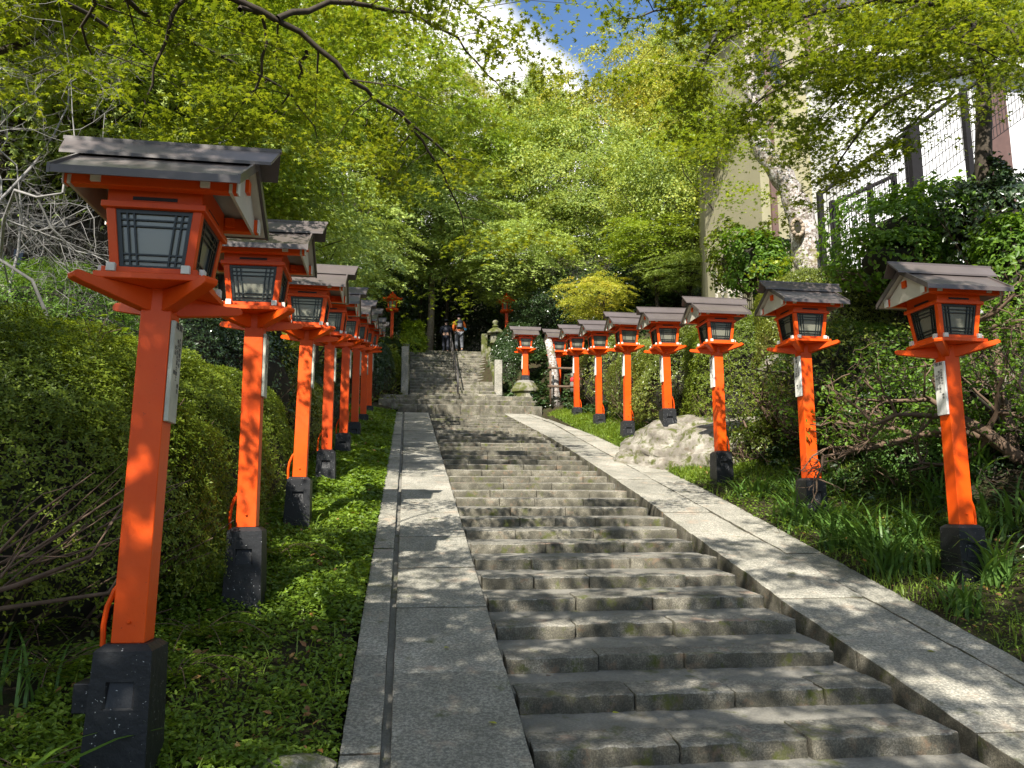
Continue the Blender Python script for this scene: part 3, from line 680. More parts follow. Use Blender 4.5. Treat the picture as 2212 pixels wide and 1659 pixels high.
def pillar(label, px0, px1, pt, pb, Y, cap=True, moss=False):
    a = at((px0+px1)/2, pb, Y); w = (at(px1, pb, Y)-at(px0, pb, Y)).x; h = at(px0, pt, Y).z-a.z
    o = link('stone_pillar', npmesh('stone_pillar', *block(-w/2, w/2, -w/2, w/2, -.2, h, .1, .006, .02, int(px0))), M['moss_stone'] if moss else M['slab'], smooth=True); o.location = a
    tag(o, label, 'pillar', 'stone gate pillars of the upper stairs'); return a, w, h
pillar('plain stone pillar at the left foot of the upper stairs', 865.5, 881, 749, 856, 31.6)
pillar('plain stone pillar at the right foot of the upper stairs', 1068, 1084, 778, 845, 32.0)
pillar('mossy newel post at the top right of the upper stairs', 1039.5, 1052, 722, 800, 36.6, moss=True)
# mossy balustrade wall on the right of the upper flight
def side_wall(label, x0, x1, moss=True):
    parts = []; n = 11
    for i in range(n):
        y0 = 31.9+i*.46; z = 6.35+.5*(y0-31.9)
        parts.append(block(x0+rnd.uniform(-.03, .03), x1, y0, y0+.45, z-.9, z+.42+rnd.uniform(-.05, .08), .12, .03, .05, 700+i))
    V, F = joinVF(parts); tag(link('stone_wall', npmesh('stone_wall', V, F), M['moss_stone'], smooth=True), label, 'wall')
side_wall('low mossy stone wall climbing along the right of the upper stairs', 3.64, 3.95)
side_wall('low stone wall climbing along the left of the upper stairs', -.22, .10)
# handrail
def handrail():
    T = empty('handrail', (2.05, 31.2, 6)); tag(T, 'dark metal handrail running up the middle of the upper stairs', 'handrail')
    pts = [(0, .0, .02), (0, .12, .75), (0, .3, .95)]+[(0, .3+.5*i, .95+.229*i) for i in range(1, 13)]
    rail = MB().tube([(0, .0, .02), (0, .15, .82)]+[(0, .3+5.9*i/8, .95+5.9*.5*i/8) for i in range(9)], .03, 8).build('rail', M['roof_dark'], T, smooth=True)
    for i in range(5):
        y = .5+1.35*i; MB().tube([(0, y, -.05+.5*y), (0, y, .8+.5*y)], .022, 8).build('rail_post', M['roof_dark'], T, smooth=True)
handrail()

# ---------------------------------------------------------------- people
def skin(name, nodes, edges, mat, parent, sub=1):
    me = bpy.data.meshes.new(name); me.from_pydata([n[:3] for n in nodes], edges, []); o = link(name, me, mat, parent)
    o.modifiers.new('skin', 'SKIN')
    for i, n in enumerate(nodes):
        r_ = n[3] if hasattr(n[3], '__len__') else (n[3], n[3]); me.skin_vertices[0].data[i].radius = r_; me.skin_vertices[0].data[i].use_root = (i == 0)
    s_ = o.modifiers.new('sub', 'SUBSURF'); s_.levels = sub; s_.render_levels = sub
    mm = o.modifiers['skin']; mm.use_smooth_shade = True; return o
M['skin'] = simple('skin', (.45, .27, .19), .5, .08); M['hair'] = simple('hair', (.015, .012, .01), .5, .2)
M['orange'] = simple('orange_cloth', (.75, .16, .02), .8, .12); M['navy'] = simple('dark_cloth', (.02, .022, .035), .8, .2)
M['grey'] = simple('grey_cloth', (.10, .105, .12), .8, .15); M['blue'] = simple('blue_cloth', (.08, .35, .62), .7, .1)
def person(label, loc, rz, jacket, pants, hat, pack=None, lean=0.0, h=1.0, extra=None):
    T = empty('person', loc, rz); T.scale = (h, h, h); tag(T, label, 'person')
    ln = lean
    # facing +y (seen from behind); one continuous body
    N = [(0, 0, .93, .13), (0, .02, 1.12, .12), (0, .05+ln*.5, 1.34, (.15, .11)), (0, .06+ln*.7, 1.46, .05), (0, .09+ln, 1.56, (.075, .09)), (0, .10+ln, 1.68, (.075, .09)),
         (-.10, 0, .88, .085), (-.105, .10, .50, .06), (-.10, .02, .10, .042), (-.10, .14, .04, .035),
         (.10, 0, .88, .085), (.11, -.04, .50, .06), (.11, -.16, .12, .042), (.11, -.06, .04, .035),
         (-.19, .05+ln*.5, 1.38, .055), (-.25, .02, 1.13, .042), (-.20, .18, .98, .032), (-.18, .24, .95, .034),
         (.19, .05+ln*.5, 1.38, .055), (.26, .02, 1.13, .042), (.22, .18, 1.0, .032), (.20, .24, .97, .034)]
    E = [(0, 1), (1, 2), (2, 3), (3, 4), (4, 5), (0, 6), (6, 7), (7, 8), (8, 9), (0, 10), (10, 11), (11, 12), (12, 13), (2, 14), (14, 15), (15, 16), (16, 17), (2, 18), (18, 19), (19, 20), (20, 21)]
    for s_, w in ((-1, 17), (1, 21)):
        bx, by, bz = N[w][:3]
        for k in range(5):
            a = (k-2)*.016; i0 = len(N); thumb = (k == 0)
            if thumb: N += [(bx-s_*.035, by+.02, bz+.01, .011), (bx-s_*.05, by+.045, bz, .009)]
            else: N += [(bx+a, by+.045, bz-.005, .010), (bx+a, by+.07+.008*(k % 2), bz-.03, .008)]
            E += [(w, i0), (i0, i0+1)]
    body = skin('body', N, E, M['skin'], T, 1)
    J = [(0, 0, .98, (.165, .135)), (0, .02, 1.15, (.165, .13)), (0, .05+ln*.5, 1.36, (.18, .13)), (0, .055+ln*.6, 1.46, .075),
         (-.20, .05+ln*.5, 1.38, .075), (-.27, .02, 1.13, .06), (-.215, .16, .99, .045), (.20, .05+ln*.5, 1.38, .075), (.28, .02, 1.13, .06), (.235, .16, 1.01, .045)]
    skin('jacket', J, [(0, 1), (1, 2), (2, 3), (2, 4), (4, 5), (5, 6), (2, 7), (7, 8), (8, 9)], jacket, T)
    Q = [(0, 0, .93, (.165, .13)), (-.10, 0, .84, .105), (-.108, .10, .50, .085), (-.10, .02, .12, .07), (.10, 0, .84, .105), (.112, -.04, .50, .085), (.11, -.16, .13, .07)]
    skin('trousers', Q, [(0, 1), (1, 2), (2, 3), (0, 4), (4, 5), (5, 6)], pants, T)
    for x, y in ((-.10, .04), (.11, -.13)): skin('shoe', [(x, y-.05, .05, .05), (x, y+.13, .035, .04)], [(0, 1)], M['navy'], T)
    skin('hair', [(0, .085+ln, 1.66, (.088, .098)), (0, .06+ln, 1.58, (.082, .08))], [(0, 1)], M['hair'], T)
    for s_ in (-1, 1): skin('ear', [(s_*.078, .1+ln, 1.62, .016), (s_*.086, .1+ln, 1.645, .014)], [(0, 1)], M['skin'], T)
    skin('nose', [(0, .185+ln, 1.635, .012), (0, .20+ln, 1.61, .014)], [(0, 1)], M['skin'], T)
    if hat:
        c = MB().lathe([(.10, 1.70), (.105, 1.74), (.085, 1.79), (.02, 1.81)], 14, (0, .09+ln)).build('hat', M['navy'], T, smooth=True); MB().lathe([(.10, 1.70), (.17, 1.695), (.17, 1.70), (.10, 1.712)], 16, (0, .09+ln)).build('hat_brim', M['navy'], c)
    if pack: 
        pk = MB().box(-.145, .145, -.24+ln*.3, -.06+ln*.3, 1.06, 1.47).build('backpack', pack, T, bevel=.04); MB().box(-.10, .10, -.275+ln*.3, -.245+ln*.3, 1.10, 1.28).build('pocket', M['grey'], pk, bevel=.01)
        for s_ in (-1, 1): MB().tube([(s_*.10, -.07+ln*.3, 1.46), (s_*.11, .06, 1.53), (s_*.11, .19, 1.40), (s_*.11, .17, 1.15)], .018, 6).build('strap', M['navy'], pk)
    return T
stz = lambda y: 6.05+.165*math.floor((y-31.35)/.36)
a = at(992, 765, 37.3)
person('hiker in orange jacket, grey trousers and black backpack on the top step', (a.x, 37.45, 8.96), R(4), M['orange'], M['grey'], True, M['navy'], .10, 1.08)
person('companion in dark jacket and cap beside the orange hiker', (a.x-.62, 38.1, 8.98), R(-6), M['navy'], M['navy'], True, None, .14, 1.0)
for o_ in [o for o in COL.objects if o.name.startswith('person')][:1]:
    t = MB().tube([(.25, .06, 1.16), (.29, .02, 1.02)], [.07, .05], 8).build('blue_towel', M['blue'], o_); MB().tube([(-.17, 0, 1.0), (0, -.14, 1.0), (.17, 0, 1.0)], .025, 6).build('waist_belt', M['orange'], o_)

# ---------------------------------------------------------------- rocks
def rock(label, c, r, seed, mat='rock', group=None, name='rock', amp=.35, flat=.9, n=40, sc=1.2):
    u = np.linspace(0, 2*math.pi, n, endpoint=False); v = np.linspace(0.02, math.pi-.02, n//2)
    U, Vv = np.meshgrid(u, v); D = np.stack([np.cos(U)*np.sin(Vv), np.sin(U)*np.sin(Vv), np.cos(Vv)], -1)
    rr = 1+amp*fbm(D, sc, 2, seed)
    # facets: quantise towards a few planes
    rng = np.random.default_rng(seed); pl = rng.normal(size=(14, 3)); pl /= np.linalg.norm(pl, axis=1, keepdims=True); dist = .72+.25*rng.random(14)
    dd = np.min(np.where(D@pl.T > .05, dist/np.maximum(D@pl.T, .05), 9), -1); rr = np.minimum(rr, dd*(1+.06*fbm(D, 5, 3, seed)))
    rg_ = 1-np.abs(fbm(D*np.array([1, 1, 2.2]), 3.6, 3, seed+6)); rr = rr*(1+.03*fbm(D, 7, 3, seed+2)-.075*np.clip(rg_-.80, 0, 1)*5*.6); P = D*rr[..., None]*np.array(r)
    a, b = U.shape; I = np.arange(a*b).reshape(a, b); J = np.roll(I, -1, 1); F = np.stack([I[:-1], I[1:], J[1:], J[:-1]], -1).reshape(-1, 4)
    o = link(name, npmesh(name, P.reshape(-1, 3), F), M[mat], smooth=True); o.location = c; return tag(o, label, 'rock', group)
p4 = at(1442, 960, 18.0)
rock('big pale lichen covered boulder under the fourth right lantern', (p4.x+1.0, 17.9, p4.z-.66), (3.0, 2.6, 1.25), 15, n=130, amp=.14, sc=1.6)
p = at(1640, 960, 16.5); rock('brown mossy rock between the pale boulder and the iris bed', (p.x+.3, 16.8, p.z-.5), (1.3, 1.2, .95), 12, n=60)
for i, (px, py, Y, s_, lb) in enumerate([(1955, 870, 12, .38, 'grey cracked rock behind the right lantern, left of its post'), (2150, 850, 11.4, .42, 'streaked pale rock right of the nearest right lantern'), (2200, 790, 11.9, .36, 'mossy rock at the right picture edge'),
                                        (2190, 520, 13.5, .7, 'brown rock face high at the right edge under the shrubs'), (1690, 800, 15, .55, 'half hidden rock behind the second right lantern'),
                                        (1248, 812, 31.5, .55, 'pale leaning rock behind the lichen roofed lantern'), (1282, 780, 32, .9, 'large pinkish rock at the back of the grotto'), (1272, 835, 31, .45, 'grey rock low in the grotto'), (1225, 835, 32, .5, 'pale rock beside the pale trunk')]):
    a = at(px, py, Y); rock(lb, a, (s_, s_*.8, s_*.75), 30+i, n=44)
for i, (px, py, Y, s_) in enumerate([(640, 1655, 5.1, .16)]):
    a = at(px, py, Y); rock('small flat stone in the ivy beside the nearest lantern', a, (s_*1.6, s_, s_*.5), 60+i, 'moss_stone', n=24)
# grotto: log rails and two small statues
lg = empty('log_fence', at(1245, 840, 29.6)); tag(lg, 'low fence of brown logs in front of the rock grotto', 'fence')
for dz in (.08, .80): MB().tube([(-1.1, 0, dz), (1.4, .1, dz)], .05, 8).build('log_rail', M['twig_brown'], lg, smooth=True)
for x in (-1.0, .2, 1.3): MB().tube([(x, .07, -.6), (x, .07, .95)], .045, 8).build('log_post', M['twig_brown'], lg, smooth=True)
M['bib'] = simple('red_cloth', (.55, .02, .03), .8, .1)
for i, (px, lb) in enumerate([(1238, 'small grey stone statue with red bib in the grotto, left one'), (1256, 'small grey stone statue with red bib in the grotto, right one')]):
    a = at(px, 832, 30.6); T = empty('stone_statue', a); tag(T, lb, 'statue', 'bibbed statues in the rock grotto')
    MB().lathe([(.13, -.3), (.13, .02), (.12, .15), (.09, .27), (.05, .31)], 10).build('body', M['concrete'], T, smooth=True); MB().lathe([(.03, .29), (.08, .34), (.09, .40), (.05, .47), (.01, .48)], 12).build('head', M['concrete'], T, smooth=True)
    MB().lathe([(.125, .12), (.12, .26), (.07, .31)], 10).build('bib', M['bib'], T, smooth=True)

# ---------------------------------------------------------------- low planting
def scatter_ground(rng, n, fx, y0, y1, ypow=1.0):
    y = y0+(y1-y0)*rng.random(n)**ypow; u = rng.random(n); x0, x1 = fx(y); x = x0+(x1-x0)*u
    return np.stack([x, y, gz(x, y)], -1)
def blades(P, H, Wd, rng, lean=.5, seg=3, az=None):
    n = len(P); a = rng.random(n)*6.283 if az is None else az; D = np.stack([np.cos(a), np.sin(a), np.zeros(n)], -1); S = np.stack([-np.sin(a), np.cos(a), np.zeros(n)], -1)
    H = np.broadcast_to(H, (n,)); Wd = np.broadcast_to(Wd, (n,)); ln = lean*(.4+1.2*rng.random(n)); V = []
    for k in range(seg+1):
        t = k/seg; w = Wd*(1-t**1.6)*(.75+.5*t*(1-t)*2); c = P+D*(ln*H*t**2*1.1)[:, None]; c = c.copy(); c[:, 2] += H*(t-.42*ln*t**3)
        V += [c-S*(w/2)[:, None], c+S*(w/2)[:, None]]
    V = np.stack(V, 1); F = np.array([(2*k, 2*k+1, 2*k+3, 2*k+2) for k in range(seg)]); F = F[None]+(np.arange(n)*(2*seg+2))[:, None, None]
    return V.reshape(-1, 3), F.reshape(-1, 4)
rng = np.random.default_rng(7)
# ivy like cover on the left bank
def cover(name, label, n, fx, y0, y1, size, kind, mat, cat, seed, hgt=.12, ypow=1.6, patch=None):
    rng = np.random.default_rng(seed); P = scatter_ground(rng, n, fx, y0, y1, ypow)
    q = fbm(P, 1.6, 3, seed); keep = rng.random(n) < np.clip(.75+q*(.6 if patch is None else patch), 0.05, 1); P = P[keep]; q = q[keep]
    P[:, 2] += .01+hgt*rng.random(len(P))*(.6+.8*np.clip(q+.3, 0, 1)); N = np.array([0, -.15, 1])+rng.normal(size=(len(P), 3))*.42
    dist = np.maximum(P[:, 1], 4.5); S = size*(.6+.8*rng.random(len(P)))*np.clip(dist/9, .75, 2.0)
    V, F = leaves(P, N, S, kind, rng); o = link(name, npmesh(name, V, F), M[mat]); return tag(o, label, cat, kind='stuff')
cover('ground_cover', 'small leaved green ground cover on the left bank between kerb and lanterns', 150000, lambda y: (-.42-1.9*np.ones_like(y), -.36+0*y+.04), 3.6, 29.4, .043, 'broad', 'cover', 'ground cover', 1)
cover('ground_cover', 'sparse dark undergrowth beneath the left hedges', 15000, lambda y: (-7-0*y, -2.2+0*y), 3.0, 28, .05, 'broad', 'hedge', 'ground cover', 2, .18, 1.2)
cover('ground_cover', 'low weeds along the right kerb', 26000, lambda y: (xrv(y)-.02, xrv(y)+1.6), 5.5, 29.4, .028, 'broad', 'cover', 'ground cover', 3, .10) if False else None
xrv = lambda y: np.array([xr3(q) for q in np.atleast_1d(y)])
cover('ground_cover', 'low weeds along the right kerb', 26000, lambda y: (xrv(y)-.03, xrv(y)+1.5), 5.0, 29.4, .028, 'broad', 'cover', 'ground cover', 3, .10)
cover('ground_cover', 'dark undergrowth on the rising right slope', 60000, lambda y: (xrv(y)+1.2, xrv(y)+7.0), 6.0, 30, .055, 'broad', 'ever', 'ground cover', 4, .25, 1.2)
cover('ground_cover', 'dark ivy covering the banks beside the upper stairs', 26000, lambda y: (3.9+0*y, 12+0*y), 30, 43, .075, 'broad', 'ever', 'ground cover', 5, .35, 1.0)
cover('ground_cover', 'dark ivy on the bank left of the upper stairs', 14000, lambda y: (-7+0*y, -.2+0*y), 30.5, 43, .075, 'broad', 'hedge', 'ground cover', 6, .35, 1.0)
P = scatter_ground(rng, 52000, lambda y: (xrv(y)-.02, xrv(y)+1.9), 6.0, 29.5, 1.1); q = fbm(P, .9, 2, 9); far = P[:, 1] > 15
keep = np.where(far, True, (rng.random(len(P)) < np.clip(.25+q, 0, 1)*.6)); P = P[keep]
V, F = blades(P, .09+.13*rng.random(len(P)), .010+.010*np.clip(P[:, 1]/20, 0, 1), rng, .7)
tag(link('grass', npmesh('grass', V, F), M['grass']), 'bright fine grass on the right bank between kerb and hedge', 'grass', kind='stuff')
P = scatter_ground(rng, 5000, lambda y: (-2.2-0*y, -.42+0*y), 4, 29, 1.0); P = P[(P[:, 1] > 20) | (rng.random(len(P)) < .25)]; V, F = blades(P, .12+.16*rng.random(len(P)), .012, rng, .6)
tag(link('grass', npmesh('grass', V, F), M['grass']), 'scattered grass tufts on the left bank', 'grass', kind='stuff')

def litter(label, n, fx, y0, y1, seed):
    rg = np.random.default_rng(seed); P = scatter_ground(rg, n, fx, y0, y1, 1.5); P[:, 2] += .05+.07*rg.random(n); V, F = leaves(P, np.array([0, -.3, 1])+rg.normal(size=P.shape)*.4, .045*(.6+.8*rg.random(n)), 'broad', rg)
    tag(link('leaf_litter', npmesh('leaf_litter', V, F), M['litter']), label, 'leaf litter', kind='stuff')
M['litter'] = leafmat('dry_leaf', [(.10, .05, .02), (.22, .10, .035), (.30, .17, .06), (.34, .26, .05)], .15)
litter('dry brown leaves scattered through the left ground cover', 420, lambda y: (-2.4+0*y, -.4+0*y), 3.8, 26, 71)
litter('dry brown leaves scattered on the right bank', 700, lambda y: (xrv(y)+.05, xrv(y)+3.5), 5.5, 26, 72)
def iris(label, x, y, n, H, seed, group='strap leaved iris clumps', mat='iris', wd=.042, name='iris_clump'):
    rng = np.random.default_rng(seed); P = np.stack([x+.10*rng.normal(size=n), y+.10*rng.normal(size=n), np.zeros(n)], -1); P[:, 2] = gz(P[:, 0], P[:, 1])-.02
    V, F = blades(P-np.array([x, y, gzf(x, y)]), H*(.6+.6*rng.random(n)), wd, rng, 1.0, 6); o = link(name, npmesh(name, V, F), M[mat]); o.location = (x, y, gzf(x, y)); tag(o, label, 'plant', group); return o
IR = [(1835, 1000, 10.4, 26, .62), (1680, 1050, 11.3, 22, .55), (1760, 1120, 10.0, 24, .60), (1880, 1080, 9.6, 24, .60), (1960, 1060, 9.4, 26, .62), (1920, 960, 11, 26, .6), (2010, 1000, 10, 22, .6), (1840, 1180, 8.9, 24, .6), (2000, 1180, 8.6, 20, .5),
      (2150, 1250, 7.9, 26, .62), (2190, 1130, 8.6, 26, .62), (1640, 1000, 13, 18, .5), (1725, 1010, 12, 22, .6), (2120, 1020, 9.8, 26, .65), (2060, 1290, 7.5, 16, .42), (1585, 1010, 13.2, 14, .38), (2190, 960, 10, 24, .6), (2060, 930, 11.5, 20, .55)]
IL = ['beside the second right lantern, uphill', 'left of the iris bed by the kerb', 'in front of the second right lantern base', 'between the two nearest right lanterns', 'left of the nearest right post', 'high in the dark bed behind the iris', 'close behind the nearest right post',
      'low on the bank between the nearest right lanterns', 'in front of the nearest right base', 'at the right edge under the nearest base', 'right of the nearest right post', 'by the third right lantern', 'behind the second right lantern', 'deep in shade right of the nearest post',
      'low tuft before the nearest right base', 'small one touching the third right base', 'in dark shade at the right edge', 'under the rocks at right']
IR += [(1700, 960, 12.6, 18, .5), (1800, 940, 12.0, 20, .6), (1870, 900, 12.2, 20, .6), (1780, 1060, 10.7, 22, .6), (1900, 1130, 9.2, 20, .6), (2080, 1180, 8.4, 16, .5), (2110, 1120, 8.9, 22, .65), (1980, 900, 11.9, 20, .6), (2100, 960, 10.6, 22, .65), (1930, 1180, 8.7, 20, .5), (1725, 1160, 9.9, 16, .42), (1660, 1100, 10.9, 16, .42)]
IL += ['under the tangled shrub near the third right lantern', 'at the foot of the dark tangled trunk', 'high up behind the second right lantern', 'just in front and left of the second right post', 'midway between the two nearest bases', 'left behind the nearest right base', 'right behind the nearest right post, taller', 'among rocks high up', 'right of the nearest right post, high up', 'near the kerb below the nearest two lanterns', 'by the kerb before the second right lantern', 'by the kerb left of the second base']
for i, (px, py, Y, n, H) in enumerate(IR):
    a = at(px, py, Y); x = max(a.x, float(xrv(Y)[0])+.25); iris('clump of dark green strap leaves '+IL[i], x, Y, n+14, H*1.25, 100+i)
for i, (px, Y, n, H, lb, mt) in enumerate([(25, 4.35, 15, .62, 'broad bright strap leaves at the bottom left corner', 'shrub'), (170, 4.35, 14, .34, 'arching strap leaves in front of the nearest black base', 'iris'), (690, 10.9, 16, .55, 'arching pale grass leaves behind the third left base', 'grass'),
                                           (780, 15, 20, .40, 'grass clump near the fifth left lantern', 'iris'), (850, 28.6, 30, .65, 'dense dark grass clump at the end of the left kerb', 'iris'), (830, 26.8, 24, .45, 'dark grass clump beside the last left lantern', 'iris'), (60, 5.6, 16, .8, 'long arching blades at the left edge', 'iris')]):
    a = at(px, 1300, Y); iris(lb, a.x, Y, n, H, 150+i, 'grass and strap leaf clumps on the left bank', mt, .06 if i == 0 else .04 if i < 2 else .024)
# ferns
def fern(label, loc, n, Ls, seed, mat='cover', face=None):
    rng = np.random.default_rng(seed); Cc = []; Nn = []; S = []
    st = MB()
    for i in range(n):
        a = 6.283*i/n+rng.random()*.5; L_ = Ls*(.7+.5*rng.random()); d = np.array([math.cos(a), math.sin(a)]); s2 = np.array([-d[1], d[0]]); pts = []
        for k in range(15):
            t = k/14; r_ = L_*t*.9; z = L_*(.75*t-.75*t*t)+.02; c = np.array([d[0]*r_, d[1]*r_, z]); pts.append(tuple(c)); w = L_*.26*math.sin(math.pi*min(1, t*.85+.15))
            for sgn in (-1, 1):
                for q in (.3, .65, 1.0): Cc.append(c+np.append(s2*sgn*w*q, -.02*q)); Nn.append((-.3*d[0], -.3*d[1], 1)); S.append(.028*Ls/.5)
        st.tube(pts, .003, 4, False)
    V, F = leaves(np.array(Cc), np.array(Nn)+rng.normal(size=(len(Cc), 3))*.12, np.array(S), 'oval', rng)
    T = empty('fern', loc); tag(T, label, 'fern', 'ferns under the left hedge'); link('frond', npmesh('frond', V, F), M[mat], T); st.build('stem', M['twig_brown'], T)
for i, (px, Y, s_, lb) in enumerate([(100, 4.9, .55, 'fern at the left edge behind the nearest base'), (440, 7.0, .6, 'dark fern between the first and second left lanterns'), (395, 6.2, .5, 'fern just right of the nearest post, low down'), (60, 6.6, .6, 'pale fern tips under the hedge at the left edge'), (600, 9.3, .55, 'fern between the second and third left lanterns'), (140, 6.0, .6, 'lit fern left of the nearest post')]):
    a = at(px, 1200, Y); fern(lb, (a.x, Y, gzf(a.x, Y)+.05), 9, s_*1.2, 300+i)

def mound(label, cat, c, r, nl, size, seed, mat, kind='tuft', group=None, name='hedge', twigs=120, box=0.0, low=.0, tm='twig_brown', rough=.10):
    """clipped shrub: solid dark core, loose twigs and a shell of leaves"""
    rng = np.random.default_rng(seed); T = empty(name, c); tag(T, label, cat, group)
    def surf(d):
        if box: k = 1/np.power(np.sum(np.abs(d)**box, -1), 1/box); d = d*k[..., None]
        rr = 1+rough*fbm(d*np.array(r), .9, 3, seed); return d*rr[..., None]*np.array(r)
    n = 28; u = np.linspace(0, 2*math.pi, n, endpoint=False); v = np.linspace(.03, math.pi-.03, n//2); U, Vv = np.meshgrid(u, v); D = np.stack([np.cos(U)*np.sin(Vv), np.sin(U)*np.sin(Vv), np.cos(Vv)], -1)
    a, b = U.shape; I = np.arange(a*b).reshape(a, b); J = np.roll(I, -1, 1); F = np.stack([I[:-1], I[1:], J[1:], J[:-1]], -1).reshape(-1, 4)
    link('branches', npmesh('branches', (surf(D)*(.80 if rough < .3 else .5)).reshape(-1, 3), F), M['dark_core'], T, True)  # added solid dark filler in place of the shrub's inner branches
    d = rng.normal(size=(nl, 3)); d /= np.linalg.norm(d, axis=1, keepdims=True); d[:, 2] = np.where(d[:, 2] < (-.35 if rough < .3 else -.8), -d[:, 2], d[:, 2])
    P = surf(d); nr = d/np.array(r); nr /= np.linalg.norm(nr, axis=1, keepdims=True)
    dep_ = rng.random(nl)**1.5*.16*min(r)+(.03+.35*rough)*min(r)*fbm(P, 3.2, 2, seed+4)-rough*.5*min(r)*(rng.random(nl)<.12)*rng.random(nl); P = P-nr*dep_[:, None]
    th = .12+.62*np.clip(.7+P[:, 2]/r[2]+.6*fbm(P, 1.4, 2, seed+7), low, 1.2); keep = rng.random(nl) < th; P = P[keep]; nr = nr[keep]
    V, F = leaves(P, nr+np.array([0, 0, .35])+rng.normal(size=P.shape)*(.5 if rough > .08 else .38), size*(.6+.8*rng.random(len(P))), kind, rng); link('foliage', npmesh('foliage', V, F), M[mat], T)
    mb = MB()
    for i in range(twigs):
        d = rng.normal(size=3); d[2] = abs(d[2])*.4-.35; d /= np.linalg.norm(d); e = surf(d[None])[0]*(.98+.06*rng.random()); s0 = e*np.array([.45, .45, .2])+np.array([0, 0, -r[2]*.75]); m_ = (s0+e)/2+rng.normal(size=3)*.08*r[0]; m_[2] += .05
        w = .004+.010*rng.random(); mb.tube([s0, m_, e], [w*1.6, w, w*.4], 5, False)
    if twigs: mb.build('twigs', M[tm], T, smooth=True)
    return T
# left azalea hedge mounds
GH = 'rounded azalea mounds behind the left lanterns'
def hm(px, ptop, Y, rx, ry, rz, **k):
    a = at(px, ptop, Y); x = min(a.x, -1.62-rx) if a.x < -1 and Y < 26 else max(a.x, 6.25+rx) if 4 < a.x and 16 < Y < 30 else a.x; return (x, Y, a.z-rz), (rx, ry, rz)
c, r_ = hm(150, 665, 7.6, 2.6, 2.4, 1.9); mound('large clipped azalea mound filling the left edge behind the nearest lantern', 'hedge', c, r_, 140000, .033, 21, 'azalea', group=GH, twigs=200, rough=.055)
c, r_ = hm(430, 735, 9.9, 1.7, 1.9, 1.8); mound('clipped azalea mound with sunlit top between the first and second left lanterns', 'hedge', c, r_, 80000, .034, 22, 'azalea', group=GH, twigs=140, rough=.055)
c, r_ = hm(600, 800, 12.6, 1.1, 1.8, 1.6); mound('sunlit yellow green azalea mound behind the second left lantern', 'hedge', c, r_, 34000, .038, 23, 'azalea', group=GH, rough=.06)
c, r_ = hm(640, 760, 16.2, 1.5, 2.2, 1.5); mound('taller green bush behind the third left lantern', 'hedge', c, r_, 24000, .055, 24, 'hedge', group=GH, low=.3)
c, r_ = hm(700, 850, 17.5, .9, 2.0, 1.1); mound('round bush between the fourth and fifth left lanterns', 'hedge', c, r_, 10000, .045, 25, 'hedge', group=GH, low=.3)
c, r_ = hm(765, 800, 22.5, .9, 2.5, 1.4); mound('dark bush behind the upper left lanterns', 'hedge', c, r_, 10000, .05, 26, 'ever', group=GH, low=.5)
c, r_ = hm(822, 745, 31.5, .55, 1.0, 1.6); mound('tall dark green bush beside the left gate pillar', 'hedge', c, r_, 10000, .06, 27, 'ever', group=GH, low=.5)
c, r_ = hm(852, 765, 33, .4, .9, 1.3); mound('pale yellow green bush right behind the left gate pillar', 'shrub', c, r_, 6000, .06, 28, 'azalea', group=GH, low=.5)
c, r_ = hm(893, 705, 37.5, .75, .8, 1.0); mound('feathery yellow green shrub at the top left of the upper stairs', 'shrub', c, r_, 4000, .11, 29, 'maple', low=.6, twigs=0, rough=.5)
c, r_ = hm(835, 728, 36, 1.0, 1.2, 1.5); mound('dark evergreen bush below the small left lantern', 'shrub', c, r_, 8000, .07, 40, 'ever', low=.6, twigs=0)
# shrubs at the far left behind the hedge
c, r_ = hm(90, 575, 11.5, 1.9, 1.7, 1.5); mound('dark green shrub below the bare branches at the left edge', 'shrub', c, r_, 24000, .035, 30, 'shrub', low=.5, twigs=40)
c, r_ = hm(330, 615, 13, 1.6, 1.5, 1.5); mound('dark shrub behind the nearest lantern platform', 'shrub', c, r_, 15000, .045, 31, 'ever', low=.5, twigs=40)
c, r_ = hm(500, 690, 14, 1.2, 1.3, 1.2); mound('dark glossy shrub seen under the second left lantern', 'shrub', c, r_, 9000, .05, 32, 'ever', 'broad', low=.5, twigs=20)
# right hedges
GHR = 'hedges behind the right lanterns'
c, r_ = hm(1500, 705, 20.3, 2.3, 1.5, 1.9); mound('sunlit small leaved hedge behind the boulder lantern', 'hedge', c, r_, 44000, .048, 33, 'hedge', group=GHR, box=3.2, low=.6, twigs=160)
c, r_ = hm(1390, 730, 23.5, 1.7, 1.6, 1.8); mound('green hedge left of the boulder lantern', 'hedge', c, r_, 20000, .045, 34, 'hedge', group=GHR, box=3, low=.6)
c, r_ = hm(1620, 690, 18, 1.6, 1.3, 2.0); mound('tall hedge between the second and third right lanterns', 'hedge', c, r_, 34000, .045, 35, 'azalea', group=GHR, box=3, low=.35, twigs=160)
c, r_ = hm(1850, 600, 15.0, 1.9, 1.1, 1.25); mound('flat topped twiggy hedge behind the nearest right lanterns', 'hedge', c, r_, 40000, .042, 36, 'hedge', group=GHR, box=5, low=.15, twigs=420, tm='twig_brown')
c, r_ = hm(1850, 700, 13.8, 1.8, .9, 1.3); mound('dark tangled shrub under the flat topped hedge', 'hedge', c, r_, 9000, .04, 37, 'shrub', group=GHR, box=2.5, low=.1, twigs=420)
c, r_ = hm(2140, 640, 12.2, 1.4, 1.0, 1.5); mound('dark tangled shrub at the right edge beside the nearest lantern roof', 'hedge', c, r_, 12000, .035, 38, 'shrub', group=GHR, low=.2, twigs=300)
